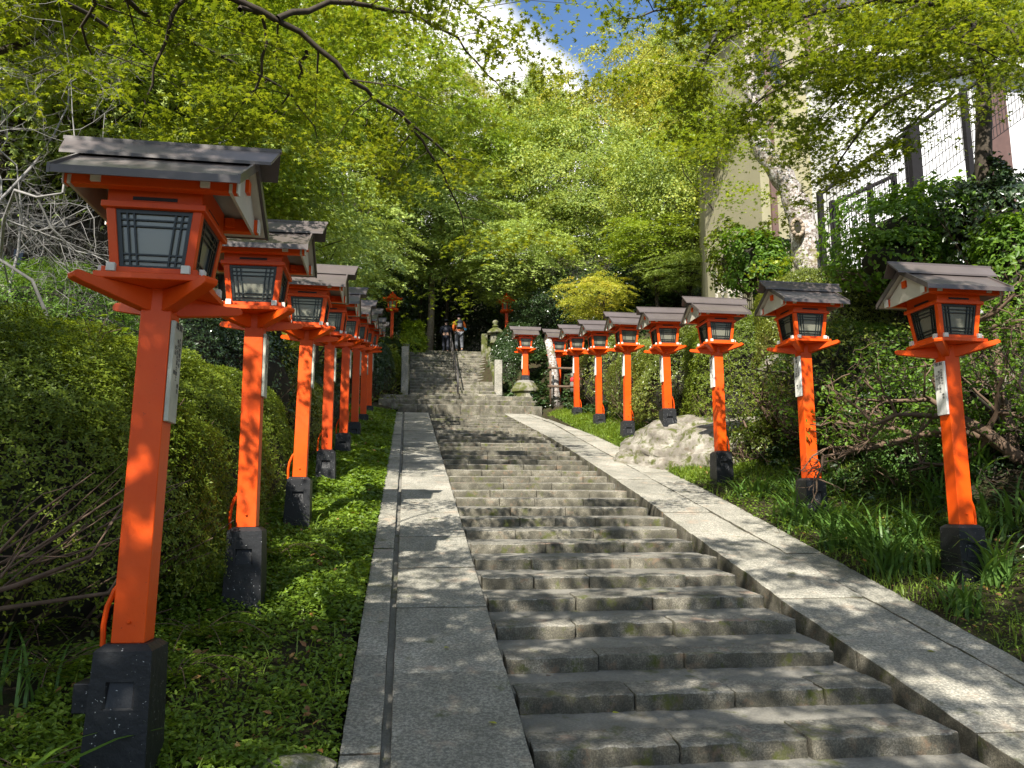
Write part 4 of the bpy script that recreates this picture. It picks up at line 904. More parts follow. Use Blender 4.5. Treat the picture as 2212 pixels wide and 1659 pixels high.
c, r_ = hm(1125, 705, 34.6, 1.5, .9, 2.0); mound('dark leafy bush behind the pedestal lantern', 'shrub', c, r_, 12000, .06, 39, 'ever', low=.6)
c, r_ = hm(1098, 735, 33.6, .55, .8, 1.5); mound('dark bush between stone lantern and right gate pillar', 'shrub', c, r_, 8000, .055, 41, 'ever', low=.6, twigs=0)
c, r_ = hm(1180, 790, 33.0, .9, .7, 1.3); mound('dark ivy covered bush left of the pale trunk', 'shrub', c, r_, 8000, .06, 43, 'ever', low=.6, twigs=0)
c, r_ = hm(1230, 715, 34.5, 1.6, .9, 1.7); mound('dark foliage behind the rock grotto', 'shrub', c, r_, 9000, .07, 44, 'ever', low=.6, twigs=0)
c, r_ = hm(1310, 720, 28.5, 1.4, 1.3, 1.9); mound('green bush behind the upper right lanterns', 'shrub', c, r_, 12000, .055, 42, 'hedge', low=.6)
for i, (px, pt, Y, r3, n, mt, lb) in enumerate([(1900, 800, 12.0, (1.0, .8, .7), 5000, 'ever', 'dark tangled bush low between the two nearest right lanterns'), (2180, 930, 10.2, (1.0, .8, .7), 5000, 'ever', 'dark bush at the right edge behind the nearest right post'),
        (1990, 930, 11.0, (.9, .7, .6), 4500, 'iris', 'dark low bush directly behind the nearest right post'), (1640, 900, 15.3, (.8, .7, .6), 4500, 'hedge', 'low bush right of the boulder below the hedge'), (2150, 700, 13.0, (1.3, .8, 1.2), 7000, 'ever', 'dark bush behind the nearest right lantern')]):
    c, r_ = hm(px, pt, Y, *r3); mound(lb, 'shrub', c, r_, n, .05, 170+i, mt, 'broad', GHR, 'shrub', 120, low=.4, rough=.4)
# broad leaved shrubs high right
GS = 'broad leaved shrubs on the right bank'
for i, (px, pt, Y, r3, n, sz, lb, mt) in enumerate([(1990, 420, 13.2, (1.35, 1.1, .95), 3600, .085, 'bright broad leaved shrub below the mesh fence', 'shrub'), (1930, 500, 12.8, (.9, .8, .6), 2000, .08, 'lower broad leaved shrub above the nearest right roof', 'shrub'),
        (2140, 330, 12.2, (1.0, 1.0, 1.4), 3800, .075, 'dark broad leaved shrub around the near maple trunk', 'ever'), (2190, 470, 11.2, (.9, .8, .9), 2600, .07, 'shrub at the right edge above the lantern', 'shrub'), (1640, 500, 17.5, (1.0, .9, .9), 2600, .085, 'yellow green large leaved shrub left of the lichen trunk', 'shrub'),
        (1590, 510, 18.5, (.8, .8, .8), 1600, .085, 'loose yellow green shrub before the beige wall', 'azalea')]):
    c, r_ = hm(px, pt, Y, *r3); mound(lb, 'shrub', c, r_, n*2, sz, 70+i, mt, 'broad', GS, 'shrub', 30, low=.6, rough=.45)
c, r_ = hm(205, 672, 6.6, .16, .16, .16)
def sapling(label, loc, H, n, size, seed, mat):
    rng = np.random.default_rng(seed); T = empty('sapling', loc); tag(T, label, 'plant'); mb = MB(); Cc = []
    for i in range(5):
        a = i*1.3+.4; e = Vector((math.cos(a)*.22, math.sin(a)*.22, H*(.6+.4*i/4))); mb.tube([(0, 0, 0), (e.x*.3, e.y*.3, H*.45), e], [.006, .004, .002], 5, False)
        for k in range(n): Cc.append(np.array(e)*(.75+.1*k)+rng.normal(size=3)*.05)
    mb.build('stem', M['twig_brown'], T); V, F = leaves(np.array(Cc), np.array([0, -.25, 1])+rng.normal(size=(len(Cc), 3))*.3, size, 'broad', rng); link('leaf', npmesh('leaf', V, F), M[mat], T)
a = at(205, 740, 7.0); sapling('pale green sapling with heart shaped leaves rising from the left hedge', (a.x, 7.0, a.z-.1), .42, 5, .062, 3, 'cover')

# ---------------------------------------------------------------- trees
VAR = {}
def variant(key):
    if key in VAR: return VAR[key]
    k, s_ = key
    if k == 'maple': v = crown_mesh('crown', 10+s_, (3.2, 3.2, 2.6), 190, .72, 90, .095, 'maple', .42, thick=.09)
    elif k == 'far': v = crown_mesh('crown', 20+s_, (3.4, 3.4, 3.0), 210, .68, 110, .10, 'tri3', .5, thick=.09)
    elif k == 'oval': v = crown_mesh('crown', 30+s_, (3.4, 3.4, 3.2), 230, .62, 150, .10, 'oval', .7, .8, .9)
    elif k == 'cedar': v = crown_mesh('crown', 40+s_, (2.2, 2.2, 6.0), 200, .7, 120, .10, 'tri3', .6, .6, .9, .5, .2, .75)
    VAR[key] = v; return v
COPY = {}
rd_ = lambda q: (math.sin(q*12.9)*43758.5) % 1
def tree(name, label, px, py, Y, key, mat, s=1.0, sz=1.0, lean=(0, 0), group=None, r0=.16, bark='bark', rz=None, every=5):
    me, cen = variant(key)
    ck = (key, mat)
    if ck not in COPY:
        if any(k[0] == key for k in COPY): me2 = me.copy(); me2.materials.clear()
        else: me2 = me
        me2.materials.append(M[mat]); COPY[ck] = me2
    a = at(px, py, Y); bx = a.x-lean[0]
    if Y < 46 and -3.0 < bx < 8.0: bx = (-3.0-.3*rd_(px)) if bx < 2.4 else 8.0+.6*rd_(px)
    lean = (a.x-bx, lean[1]); zr_ = gzf(a.x-lean[0], Y-lean[1])
    T = empty(name, (a.x-lean[0], Y-lean[1], zr_-.1)); tag(T, label, 'tree', group)
    rng = np.random.default_rng(int(px*7+py)); rot = (rng.random()-.5)*1.6 if rz is None else rz
    c = link('crown', COPY[ck], None, T); c.location = (lean[0], lean[1], a.z-zr_); c.rotation_euler[2] = rot; c.scale = (s, s, s*sz)
    ca, sa = math.cos(rot), math.sin(rot); cc = [(lean[0]+s*(x*ca-y*sa), lean[1]+s*(x*sa+y*ca), a.z-zr_+z*s*sz) for x, y, z in cen]
    limbs(rng, (0, 0, -.3), (lean[0], lean[1], a.z-zr_+.8*s), cc, r0, every).build('trunk', M[bark], T, smooth=True)
    return T
GM = 'maples on the left slope'; GO = 'olive green trees on the hillside'; GD = 'dark evergreens behind the upper stairs'
TR = [('maple_tree', 'bright maple directly above the nearest lantern roof', 250, 235, 15, ('maple', 0), 'maple_pale', .95, 1, GM),
      ('maple_tree', 'yellow green maple above the second left lantern', 500, 330, 17.5, ('maple', 1), 'maple', 1.0, 1, GM),
      ('maple_tree', 'pale maple behind the third left lantern', 610, 500, 22, ('maple', 0), 'maple_pale', 1.05, 1, GM),
      ('maple_tree', 'bright maple high above the third left lantern', 590, 210, 26, ('maple', 1), 'maple', 1.2, 1, GM),
      ('maple_tree', 'pale maple over the upper left lanterns', 740, 400, 41, ('maple', 1), 'maple_pale', 1.7, 1, GM),
      ('maple_tree', 'tall maple left of the sky gap', 800, 170, 33, ('maple', 0), 'maple', 1.5, 1, GM),
      ('maple_tree', 'maple filling the top left corner', 110, 90, 15, ('maple', 0), 'maple_pale', 1.2, 1, GM),
      ('maple_tree', 'maple at the top left between the nearest roof and the sky', 400, 90, 21, ('maple', 1), 'maple', 1.3, 1, GM),
      ('maple_tree', 'low maple over the last left lantern', 740, 540, 33, ('far', 1), 'maple_pale', .95, .8, GM),
      ('maple_tree', 'pale maple left of the small red lantern', 690, 600, 27, ('maple', 0), 'maple_pale', .7, .8, GM),
      ('maple_tree', 'maple with hanging layers just above the upper stairs', 960, 500, 39, ('far', 0), 'maple_pale', 1.35, .8, GM),
      ('maple_tree', 'maple spreading left of the upper stairs', 880, 470, 38, ('far', 1), 'maple_pale', 1.2, .9, GM),
      ('maple_tree', 'maple with spreading layers above the stone lantern', 1120, 560, 36.5, ('far', 1), 'maple_pale', 1.1, .7, GM),
      ('maple_tree', 'maple behind the upper stairs below the sky gap', 1010, 370, 44, ('far', 1), 'maple', 1.5, 1, GM),
      ('maple_tree', 'yellow green maple left of the cloud', 900, 300, 42, ('far', 0), 'maple', 1.5, 1, GM),
      ('maple_tree', 'reddish tipped tree at the left of the cloud', 960, 225, 50, ('far', 0), 'olive', 1.0, 1.1, GM),
      ('maple_tree', 'very tall maple rising behind the second left lantern', 620, 60, 35, ('maple', 0), 'maple', 1.9, 1, GM),
      ('maple_tree', 'maple in front of the left edge of the beige wall', 1570, 270, 24, ('maple', 0), 'maple', .72, 1, GO),
      ('hill_tree', 'tree rising behind the white wing at the top right', 1960, 40, 33, ('oval', 0), 'olive2', 1.7, 1, GO),
      ('hill_tree', 'tree at the top right corner behind the white wing', 2200, 60, 33, ('oval', 1), 'olive2', 1.6, 1, GO),
      ('hill_tree', 'yellow green tree in the middle of the hillside', 1200, 400, 42, ('oval', 0), 'olive2', 1.5, 1, GO),
      ('hill_tree', 'golden green tree right of the sky gap', 1330, 270, 52, ('oval', 1), 'olive', 1.9, 1, GO),
      ('hill_tree', 'golden tree high on the right hillside', 1500, 290, 47, ('oval', 0), 'olive', 1.6, 1, GO),
      ('hill_tree', 'green tree above the yellow maple', 1330, 440, 38, ('far', 0), 'olive2', 1.35, .9, GO),
      ('hill_tree', 'olive tree left of the beige wall', 1480, 420, 31, ('oval', 1), 'olive2', 1.05, 1, GO),
      ('hill_tree', 'small far tree below the blue sky gap', 1170, 270, 60, ('oval', 1), 'olive2', 1.3, 1, GO),
      ('hill_tree', 'pale green tree far up in the middle of the hillside', 1090, 310, 54, ('oval', 0), 'olive2', 1.4, 1, GO),
      ('hill_tree', 'tree crowning the right skyline', 1430, 190, 60, ('oval', 0), 'olive', 1.7, 1, GO),
      ('hill_tree', 'bushy tree at the right end of the skyline', 1530, 140, 56, ('oval', 1), 'olive2', 1.5, 1, GO),
      ('maple_tree', 'layered maple spreading left of the beige wall', 1420, 520, 31, ('far', 1), 'maple', .8, .6, GO),
      ('maple_tree', 'layered maple in front of the far white building', 1490, 585, 30, ('far', 0), 'maple_pale', .6, .45, GO),
      ('yellow_maple', 'small yellow maple with orange tips behind the right lantern roofs', 1290, 640, 31.5, ('far', 0), 'yellow', .5, .75, None),
      ('evergreen_tree', 'dark evergreen between the yellow maple and the pedestal lantern', 1210, 660, 36, ('oval', 0), 'ever', .75, .8, GD),
      ('evergreen_tree', 'dark evergreen left of the small red lantern', 770, 650, 40, ('oval', 1), 'ever', 1.0, 1, GD),
      ('evergreen_tree', 'dark evergreen behind the hikers', 960, 640, 50, ('oval', 0), 'ever', 1.35, 1, GD),
      ('evergreen_tree', 'dark evergreen behind the stone lantern', 1080, 660, 46, ('oval', 1), 'ever', 1.1, 1, GD),
      ('evergreen_tree', 'dark evergreen left of the top of the upper stairs', 880, 650, 45, ('oval', 1), 'ever', .95, 1, GD),
      ('evergreen_tree', 'dark evergreen right of the yellow maple', 1390, 620, 36, ('oval', 1), 'ever', 1.0, .9, GD),
      ('evergreen_tree', 'dark evergreen behind the bare branches at the left edge', 60, 330, 17, ('oval', 0), 'ever', .9, 1, GD),
      ('evergreen_tree', 'dark evergreen behind the nearest lantern housing', 230, 480, 18, ('oval', 1), 'ever', .8, 1, GD),
      ('evergreen_tree', 'dark evergreen behind the leaning lichen trunk', 1640, 330, 25, ('oval', 1), 'olive2', .7, 1.2, GD),
      ('cedar_tree', 'dark blue cedar between the lichen trunk and the golden tree', 1555, 200, 44, ('cedar', 0), 'ever', 1.0, 1, None),
      ('cedar_tree', 'slim cedar top poking into the cloud', 1155, 240, 68, ('cedar', 0), 'olive2', 1.0, 1, None)]
for nm, lb, px, py, Y, key, mt, s_, sz, g in TR: tree(nm, lb, px, py, Y, key, mt, s_, sz, group=g, r0=.11 if Y < 45 else .22, every=9 if Y < 35 else 16)
# bare trunks in the dark behind the upper stairs
for i, (px, w, lb) in enumerate([(928, .17, 'thick mottled trunk left of the hikers'), (962, .10, 'thin trunk just left of the companion'), (1150, .13, 'pale twin trunk right of the small red lantern'), (905, .09, 'thin dark trunk at the top left of the upper stairs')]):
    a = at(px, 765, 40+i*.3); b = at(px+6, 560, 40+i*.3); T = empty('tree_trunk', (a.x, a.y, a.z-.3)); tag(T, lb, 'tree', 'bare trunks behind the upper stairs')
    MB().tube([(0, 0, 0), (.05, 0, (b.z-a.z)*.5), (b.x-a.x, 0, b.z-a.z+.5)], [w*1.2, w, w*.8], 10).build('trunk', M['bark_pale' if i in (0, 2) else 'bark'], T, smooth=True)
# pale trunk by the grotto
a = at(1200, 873, 30.2); T = empty('pale_tree', a); tag(T, 'pale knotty trunk between the pedestal lantern and the blackened roof', 'tree')
q = [at(1203, 880, 30.2), at(1198, 845, 30.2), at(1197, 800, 30.2), at(1190, 760, 30.2), at(1184, 735, 30.3)]
MB().tube([p-a for p in q], [.24, .19, .17, .16, .14], 10).build('trunk', M['bark_lichen'], T, smooth=True)

# the wood on the hillside
def hill_forest():
    rng = np.random.default_rng(99); C = []; N = []; S = []
    for i in range(330):
        y = 46+85*rng.random()**.8; x = (rng.random()-.5)*2.1*(y*.95)+6
        if x < -25 and y < 60: continue
        zg = gzf(x, y); r_ = 2.4+2.2*rng.random(); h = 3.5+3*rng.random(); n = 480; d = rng.normal(size=(n, 3)); d /= np.linalg.norm(d, axis=1, keepdims=True); d[:, 2] = np.abs(d[:, 2])*1.0-.25; d[:, 1] = -np.abs(d[:, 1])*.9+.1*d[:, 1]
        rr = r_*(1+.3*fbm(d, 2.2, 2, i))[:, None]; C.append(np.array([x, y, zg+h])+d*rr*np.array([1, 1, 1.25])*(.75+.3*rng.random((n, 1)))); N.append(d+np.array([0, -.2, .6])+rng.normal(size=(n, 3))*.5); S.append(np.full(n, .20+.05*rng.random())*(y/60)**.6)
    V, F = leaves(np.concatenate(C), np.concatenate(N), np.concatenate(S), 'tri3', rng); return tag(link('hill_forest', npmesh('hill_forest', V, F), M['olive2']), 'mixed green wood covering the far hillside', 'forest', kind='stuff')
hill_forest()

# ---- overhanging maples: branches with flat leaf sprays
def spray_tree(name, label, root, trunk_top, branches, mat, size, seed, r0=.14, per=150, rd=.55, step=.55, group=None, kind='maple', wid=1.0, bark='bark', jit=.42, bscale=1.0):
    """branches: list of polylines (world) with starting radius; twigs leave them sideways and carry sprays"""
    rng = np.random.default_rng(seed); T = empty(name, root); tag(T, label, 'tree', group); root = Vector(root); tt = Vector(trunk_top)
    mb = MB(); cen = []; nr = []; rad = []
    if (tt-root).length > .1: mb.tube([root-root, (tt-root)*.3+Vector((.12, 0, 0)), (tt-root)*.65+Vector((-.08, .1, 0)), tt-root], [r0*1.3, r0, r0*.85, r0*.7], 10)
    for pl, w in branches:
        pl = [Vector(p) for p in pl]
        if len(pl) > 2:
            q_ = [pl[0]]+pl+[pl[-1]]; sm = []
            for i in range(1, len(q_)-2):
                a_, b_, c_, d_ = q_[i-1:i+3]
                for k in range(4):
                    t = k/4; sm.append(.5*((2*b_)+(c_-a_)*t+(2*a_-5*b_+4*c_-d_)*t*t+(3*b_-a_-3*c_+d_)*t**3))
            pl = sm+[pl[-1]]
        pts = []
        for i in range(len(pl)-1):
            n = max(1, int((pl[i+1]-pl[i]).length/.25))
            for k in range(n):
                p = pl[i].lerp(pl[i+1], k/n); p += Vector(rng.normal(size=3))*.02; pts.append(p)
        pts.append(pl[-1]); m = len(pts); mb.tube([p-root for p in pts], [w*bscale*(1-.85*i/(m-1)) for i in range(m)], 6, False)
        acc = 0
        for i in range(2, m):
            acc += (pts[i]-pts[i-1]).length
            if acc > step*(.6+.6*rng.random()):
                acc = 0; d = (pts[i]-pts[i-1]).normalized(); s_ = d.cross(Vector((0, 0, 1))).normalized()*(1 if rng.random() < .5 else -1); ln_ = wid*(.35+.9*rng.random())
                e = pts[i]+s_*ln_+d*ln_*.5+Vector((0, 0, -.08+.25*rng.normal()*.5)); mid = (pts[i]+e)/2+Vector((0, 0, .08)); ww = w*bscale*.28*(1-.7*i/m)+.002
                mb.tube([pts[i]-root, mid-root, e-root], [ww, ww*.7, ww*.3], 4, False); cen.append(e); rad.append(rd*(.6+.7*rng.random())); nr.append((rng.normal()*.15, rng.normal()*.15-.05, 1))
                if rng.random() < .55: cen.append(mid+Vector(rng.normal(size=3))*.12); rad.append(rd*(.45+.5*rng.random())); nr.append((rng.normal()*.2, rng.normal()*.2, 1))
        cen.append(pts[-1]); rad.append(rd*.7); nr.append((0, 0, 1))
    mb.build('trunk', M[bark], T, smooth=True)
    cen = np.array([tuple(c-root) for c in cen]); P, N = discs(rng, cen, rad, nr, per, size, .10, jit, .35)
    V, F = leaves(P, N, size*(.6+.7*rng.random(len(P))), kind, rng); link('crown', npmesh('crown', V, F), M[mat], T); return T
# left overhead maple: trunk outside the picture, branches reach across above the stairs
rt = (-6.2, 3.0, gzf(-6.2, 3.0)-.1); tt = Vector((-5.6, 3.4, 5.2))
BR = [([tt, at(330, -60, 6.2), at(600, 40, 6.8), at(760, 170, 7.2), at(860, 240, 7.6), at(1000, 360, 8.2)], .06),
      ([at(520, 10, 6.6), at(575, 60, 6.9), at(545, 200, 7.1), at(470, 300, 7.2)], .022), ([at(655, 110, 7.0), at(640, 180, 7.2), at(560, 270, 7.4)], .02),
      ([at(400, -20, 6.4), at(370, 60, 6.6), at(325, 180, 6.8), at(310, 290, 6.9)], .022),
      ([at(600, 40, 6.8), at(760, 10, 7.4), at(920, 40, 8.0), at(1030, 130, 8.6), at(1090, 210, 9.0)], .03),
      ([at(700, -60, 6.8), at(860, -40, 7.4), at(1000, 0, 8.0), at(1060, 60, 8.4)], .03),
      ([at(850, 235, 7.6), at(930, 330, 8.0), at(1000, 470, 8.4), at(1010, 520, 8.6)], .018),
      ([tt, at(100, -80, 6.0), at(180, 60, 6.6), at(200, 160, 7.0)], .04), ([at(200, -60, 6.2), at(420, 90, 7.4), at(620, 200, 8.4), at(700, 330, 9)], .025),
      ([at(60, -40, 7.2), at(240, 60, 8.0), at(420, 200, 8.8)], .03)]
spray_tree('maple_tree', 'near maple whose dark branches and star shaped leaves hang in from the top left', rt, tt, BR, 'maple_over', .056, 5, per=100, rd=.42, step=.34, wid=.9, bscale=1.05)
# shade makers of the same grove, beside and behind the camera
def canopy(label, root, top, ends, seed, per=150, rd=.75, size=.08, mat='maple'):
    tt = Vector(top); br = []
    for e in ends:
        e = Vector(e); br.append(([tt, tt.lerp(e, .5)+Vector((0, 0, .5)), e], .06))
    return spray_tree('maple_tree', label, root, top, br, mat, size, seed, .2, per, rd, .55, None, 'maple', 1.5)
canopy('tall maple standing left of the foot of the stairs', (-7.5, -1.5, -.2), (-6.5, -1, 6.0), [(-2, -1, 8), (1.5, -1.5, 8.4), (4, -2.5, 8.6), (-1, 2, 8.0), (2, 1.5, 8.6), (-4, 3, 8), (0, -4, 8.4), (5, .5, 9.0), (2.6, -.2, 8.2), (-2.4, 1, 8.6), (1.0, .4, 9.4), (6, -1.5, 9.6), (0, 3.2, 9.2), (3.4, 2.6, 9.4)], 51, 190, .5)
canopy('maple right of the foot of the stairs', (10.5, 1, 1.2), (9.5, 1, 6.2), [(6, 2, 8.2), (4, 3.5, 8.6), (5.5, -1, 8.6), (7, 4.5, 7.8), (8, 0, 8.5), (3.5, 1.2, 8.9), (8.5, 5.5, 8.4)], 52, 190, .52)
canopy('maple on the left slope shading the middle steps', (-7.5, 10.5, 1.2), (-6.5, 10.5, 7.0), [(-3.5, 10.5, 10), (-2, 11.5, 10.4), (-4, 9.5, 9), (-3, 12.5, 10), (-.8, 11.2, 11), (-5, 12, 9.8), (.6, 12.5, 11.4)], 53, 260)
canopy('maple on the left slope shading the upper steps', (-8, 14, 2.4), (-6.8, 14, 9), [(-3.2, 15, 11), (-1.6, 16.5, 11.4), (-3.6, 17, 11), (-.6, 14.6, 11.8), (-2.4, 13.2, 11.6), (-5, 16, 11)], 54, 260)
# right overhead maple with visible trunk
rt = at(2150, 560, 12.0); rt = Vector((rt.x, 12.0, gzf(rt.x, 12.0)-.1)); tt = at(2125, 150, 12.0)
BR = [([tt, at(2020, 170, 11.6), at(1900, 240, 11.2), at(1790, 380, 11)], .07), ([tt, at(2060, 110, 11), at(1900, 110, 10.4), at(1700, 180, 10), at(1600, 260, 9.8)], .06),
      ([tt, at(2100, 60, 11), at(1980, 0, 10), at(1800, 20, 9.4), at(1600, 60, 9.2), at(1460, 70, 9)], .06), ([tt, at(2180, 60, 11), at(2300, 40, 11)], .05),
      ([at(2060, 200, 11.6), at(2000, 240, 11.4), at(1940, 290, 11.2), at(1880, 350, 11)], .03), ([at(1900, 110, 10.4), at(1820, 200, 10.2), at(1740, 300, 10.4)], .025),
      ([at(2000, 0, 10), at(1900, 60, 9.4), at(1760, 110, 9.2), at(1640, 150, 9)], .03), ([at(2140, -60, 10), at(1900, -50, 9), at(1700, -20, 8.8), at(1520, 10, 8.6), at(1340, 40, 8.8)], .05),
      ([at(2120, 40, 10), at(2080, 90, 9.6), at(2190, 140, 9.6)], .03), ([at(2150, 20, 10.5), at(2200, 100, 10.3), at(2160, 150, 10.2)], .03), ([at(1700, 0, 9), at(1560, 90, 9), at(1500, 170, 9)], .02), ([tt, at(2050, 140, 11.4), at(1960, 150, 11), at(1850, 200, 10.6), at(1800, 260, 10.5)], .03), ([tt, at(2180, 130, 11.4), at(2240, 180, 11)], .03), ([at(2060, 60, 10), at(1960, 90, 9.6), at(1860, 130, 9.6), at(1800, 180, 9.8)], .025), ([at(2140, 0, 10), at(2060, 60, 9.6), at(1990, 120, 9.6)], .02)]
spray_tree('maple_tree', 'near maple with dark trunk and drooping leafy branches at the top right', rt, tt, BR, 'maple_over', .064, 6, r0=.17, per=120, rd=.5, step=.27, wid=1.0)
# lichen covered leaning trunk
def lichen_tree():
    Y = 16.3; root = at(1765, 640, Y); T = empty('lichen_tree', root); tag(T, 'leaning tree with white lichen bark and a hollow knot, bare twigs above', 'tree')
    pts = [(1775, 680), (1762, 600), (1745, 540), (1735, 490), (1722, 440), (1690, 385), (1652, 330), (1632, 285), (1628, 220), (1620, 140), (1612, 60), (1605, -60)]; wd = [46, 42, 38, 33, 29, 27, 24, 19, 15, 14, 11, 8]
    P_ = [at(x, y, Y)-root for x, y in pts]; mb = MB(); fine = []; rr = []
    rg = np.random.default_rng(3)
    for i in range(len(P_)-1):
        for k in range(4): fine.append(P_[i].lerp(P_[i+1], k/4)+Vector(rg.normal(size=3))*.012); rr.append((wd[i]+(wd[i+1]-wd[i])*k/4)*Y/FPX*(1+.06*rg.normal()))
    fine.append(P_[-1]); rr.append(wd[-1]*Y/FPX); mb.tube(fine, rr, 16); mb.build('trunk', M['bark_lichen'], T, smooth=True)
    k = at(1722, 492, Y-.32)-root; e = (at(1722, 492, Y-.52)-root)
    ring = MB()
    for q in range(12):
        a0, a1 = q*math.pi/6, (q+1)*math.pi/6
        f = lambda a: Vector((math.cos(a)*.13, -.02, math.sin(a)*.19))
        ring.tube([k+f(a0), k+f(a1)], .045, 6)
    kn = ring.build('knot', M['bark_pale'], T, smooth=True); MB().lathe([(.12, 0), (.12, .02)], 12).build('hollow', M['dark_core'], kn).matrix_basis = Matrix.Translation(k+Vector((0, -.005, 0)))@Matrix.Rotation(R(90), 4, 'X')@Matrix.Diagonal((1, 1.4, 1, 1))
    tw = MB()
    for i in range(46):
        u = int(28+rg.integers(0, 16)); a = fine[u]; d = Vector((rg.normal()*.9-.25, rg.normal()*.5, .15+rg.random()*.7)).normalized(); L_ = .7+1.6*rg.random(); b = a+d*L_*.5+Vector(rg.normal(size=3))*.1; c = a+d*L_+Vector(rg.normal(size=3))*.2
        tw.tube([a, b, c], [.014, .009, .003], 5, False)
        for j in range(3):
            s0 = a.lerp(c, .3+.2*j); tw.tube([s0, s0+Vector(rg.normal(size=3))*.35], [.005, .002], 4, False)
    tw.build('twigs', M['twig_white'], T)
    cen = [tuple(at(x, y, Y+rg.normal()*.6)-root) for x, y in [(1560, 300), (1600, 330), (1520, 290), (1660, 290), (1500, 310), (1700, 560), (1540, 260), (1580, 240), (1480, 290), (1600, 420), (1560, 400), (1690, 240), (1640, 190), (1580, 100), (1540, 140)]]
    P, N = discs(rg, cen, np.full(len(cen), .75), np.tile([0, 0, 1.], (len(cen), 1)), 220, .06, .1, .4); V, F = leaves(P, N, .065*(.6+.8*rg.random(len(P))), 'maple', rg); link('crown', npmesh('crown', V, F), M['maple'], T)
lichen_tree()
# bleached bare branches at the left
def bare_tree():
    rg = np.random.default_rng(8); root = at(60, 760, 10.5); root.z = gzf(root.x, 10.5); T = empty('bare_tree', root); tag(T, 'leafless shrub tree with bleached tangled branches at the left edge', 'tree')
    mb = MB()
    def grow(p, d, L_, w, lv):
        pts = [p]; q = p.copy(); dd = d.copy()
        for i in range(4): dd = (dd+Vector(rg.normal(size=3))*.28).normalized(); q = q+dd*L_/4; pts.append(q.copy())
        mb.tube([a-root for a in pts], [w, w*.85, w*.7, w*.55, w*.35], 5 if lv else 7, False)
        if lv < 5:
            for k in range(4 if lv < 3 else 3):
                s_ = pts[1+int(rg.integers(0, 4))]; grow(s_, (dd*.5+Vector(rg.normal(size=3))*.75+Vector((0, 0, .05))).normalized(), L_*.62, w*.52, lv+1)
    for px, py, dx in ((110, 700, .1), (30, 700, -.1), (0, 560, .5), (-60, 500, .8)):
        p = at(px, py, 10.5+rg.normal()*.3); grow(p, Vector((dx, -.1, 1)).normalized(), 2.2, .024, 0)
    mb.build('branches', M['twig_white'], T, smooth=True)
bare_tree()
def tangle(label, px, py, Y, H, seed, bark, leaf, nl, levels=4, starts=4):
    rg = np.random.default_rng(seed); root = at(px, py, Y); root.z = gzf(root.x, Y)-.05; T = empty('tangled_shrub', root); tag(T, label, 'shrub', 'dark twiggy shrubs on the right bank'); mb = MB(); tips = []
    def grow(p, d, L_, w, lv):
        pts = [p]; q = p.copy(); dd = d.copy()
        for i in range(4): dd = (dd+Vector(rg.normal(size=3))*.3).normalized(); q = q+dd*L_/4; pts.append(q.copy())
        mb.tube(pts, [w, w*.85, w*.7, w*.55, w*.35], 5 if lv else 8, False); tips.append(pts[-1]); tips.append(pts[2])
        if lv < levels:
            for k in range(4 if lv < 2 else 3): grow(pts[1+int(rg.integers(0, 4))], (dd*.55+Vector(rg.normal(size=3))*.8).normalized(), L_*.6, w*.5, lv+1)
    for k in range(starts): grow(Vector(rg.normal(size=3))*.12, Vector((rg.normal()*.35, rg.normal()*.3, 1)).normalized(), H*.55, .05*H/2, 0)
    mb.build('branches', M[bark], T, smooth=True); tp = np.array([tuple(t) for t in tips]); nl *= 2; P = tp[rg.integers(0, len(tp), nl)]+rg.normal(size=(nl, 3))*.07; P = P[P[:, 2] > .1*H]
    V, F = leaves(P, rg.normal(size=P.shape)*.6+np.array([0, -.2, .8]), .05*(.6+.8*rg.random(len(P))), 'broad', rg); link('foliage', npmesh('foliage', V, F), M[leaf], T)
tangle('dark twiggy shrub with a thick mottled stem right of the second right lantern', 1835, 980, 12.9, 3.0, 201, 'bark', 'hedge', 3200)
tangle('dark twiggy shrub left of the nearest right lantern post', 1960, 960, 11.6, 2.3, 202, 'bark', 'shrub', 2200)
tangle('bare dark branches arching low at the right edge', 2170, 980, 9.9, 2.6, 203, 'bark', 'shrub', 1400, 4, 3)
tangle('brown twiggy shrub between the second and third right lanterns', 1660, 930, 15.0, 2.2, 204, 'twig_brown', 'azalea', 2200)
tangle('leafy twigs leaning over the nearest right roof from the picture edge', 2195, 700, 9.4, 3.6, 205, 'twig_brown', 'shrub', 2600)
# brown stems at the foot of the left hedge
def stems():
    rg = np.random.default_rng(18); c = at(150, 1190, 5.6); T = empty('bare_bush', c); tag(T, 'bundle of bare brown azalea stems spreading low at the left edge', 'bush'); mb = MB()
    for i in range(18):
        s0 = Vector((-.9+.5*rg.normal()*.5, .2*rg.normal(), -.45+.1*rg.normal())); e = Vector((.2+.6*rg.random()*1.4-.3, .3*rg.normal(), .1+.5*rg.random())); m_ = s0.lerp(e, .5)+Vector((.15*rg.normal(), .15*rg.normal(), -.08+.15*rg.normal())); w = .005+.009*rg.random()
        mb.tube([s0, s0.lerp(m_, .5)+Vector(rg.normal(size=3))*.03, m_, m_.lerp(e, .5)+Vector(rg.normal(size=3))*.04, e], [w*1.5, w*1.3, w, w*.7, w*.3], 6, False)
    mb.build('stem', M['twig_brown'], T, smooth=True)
stems()

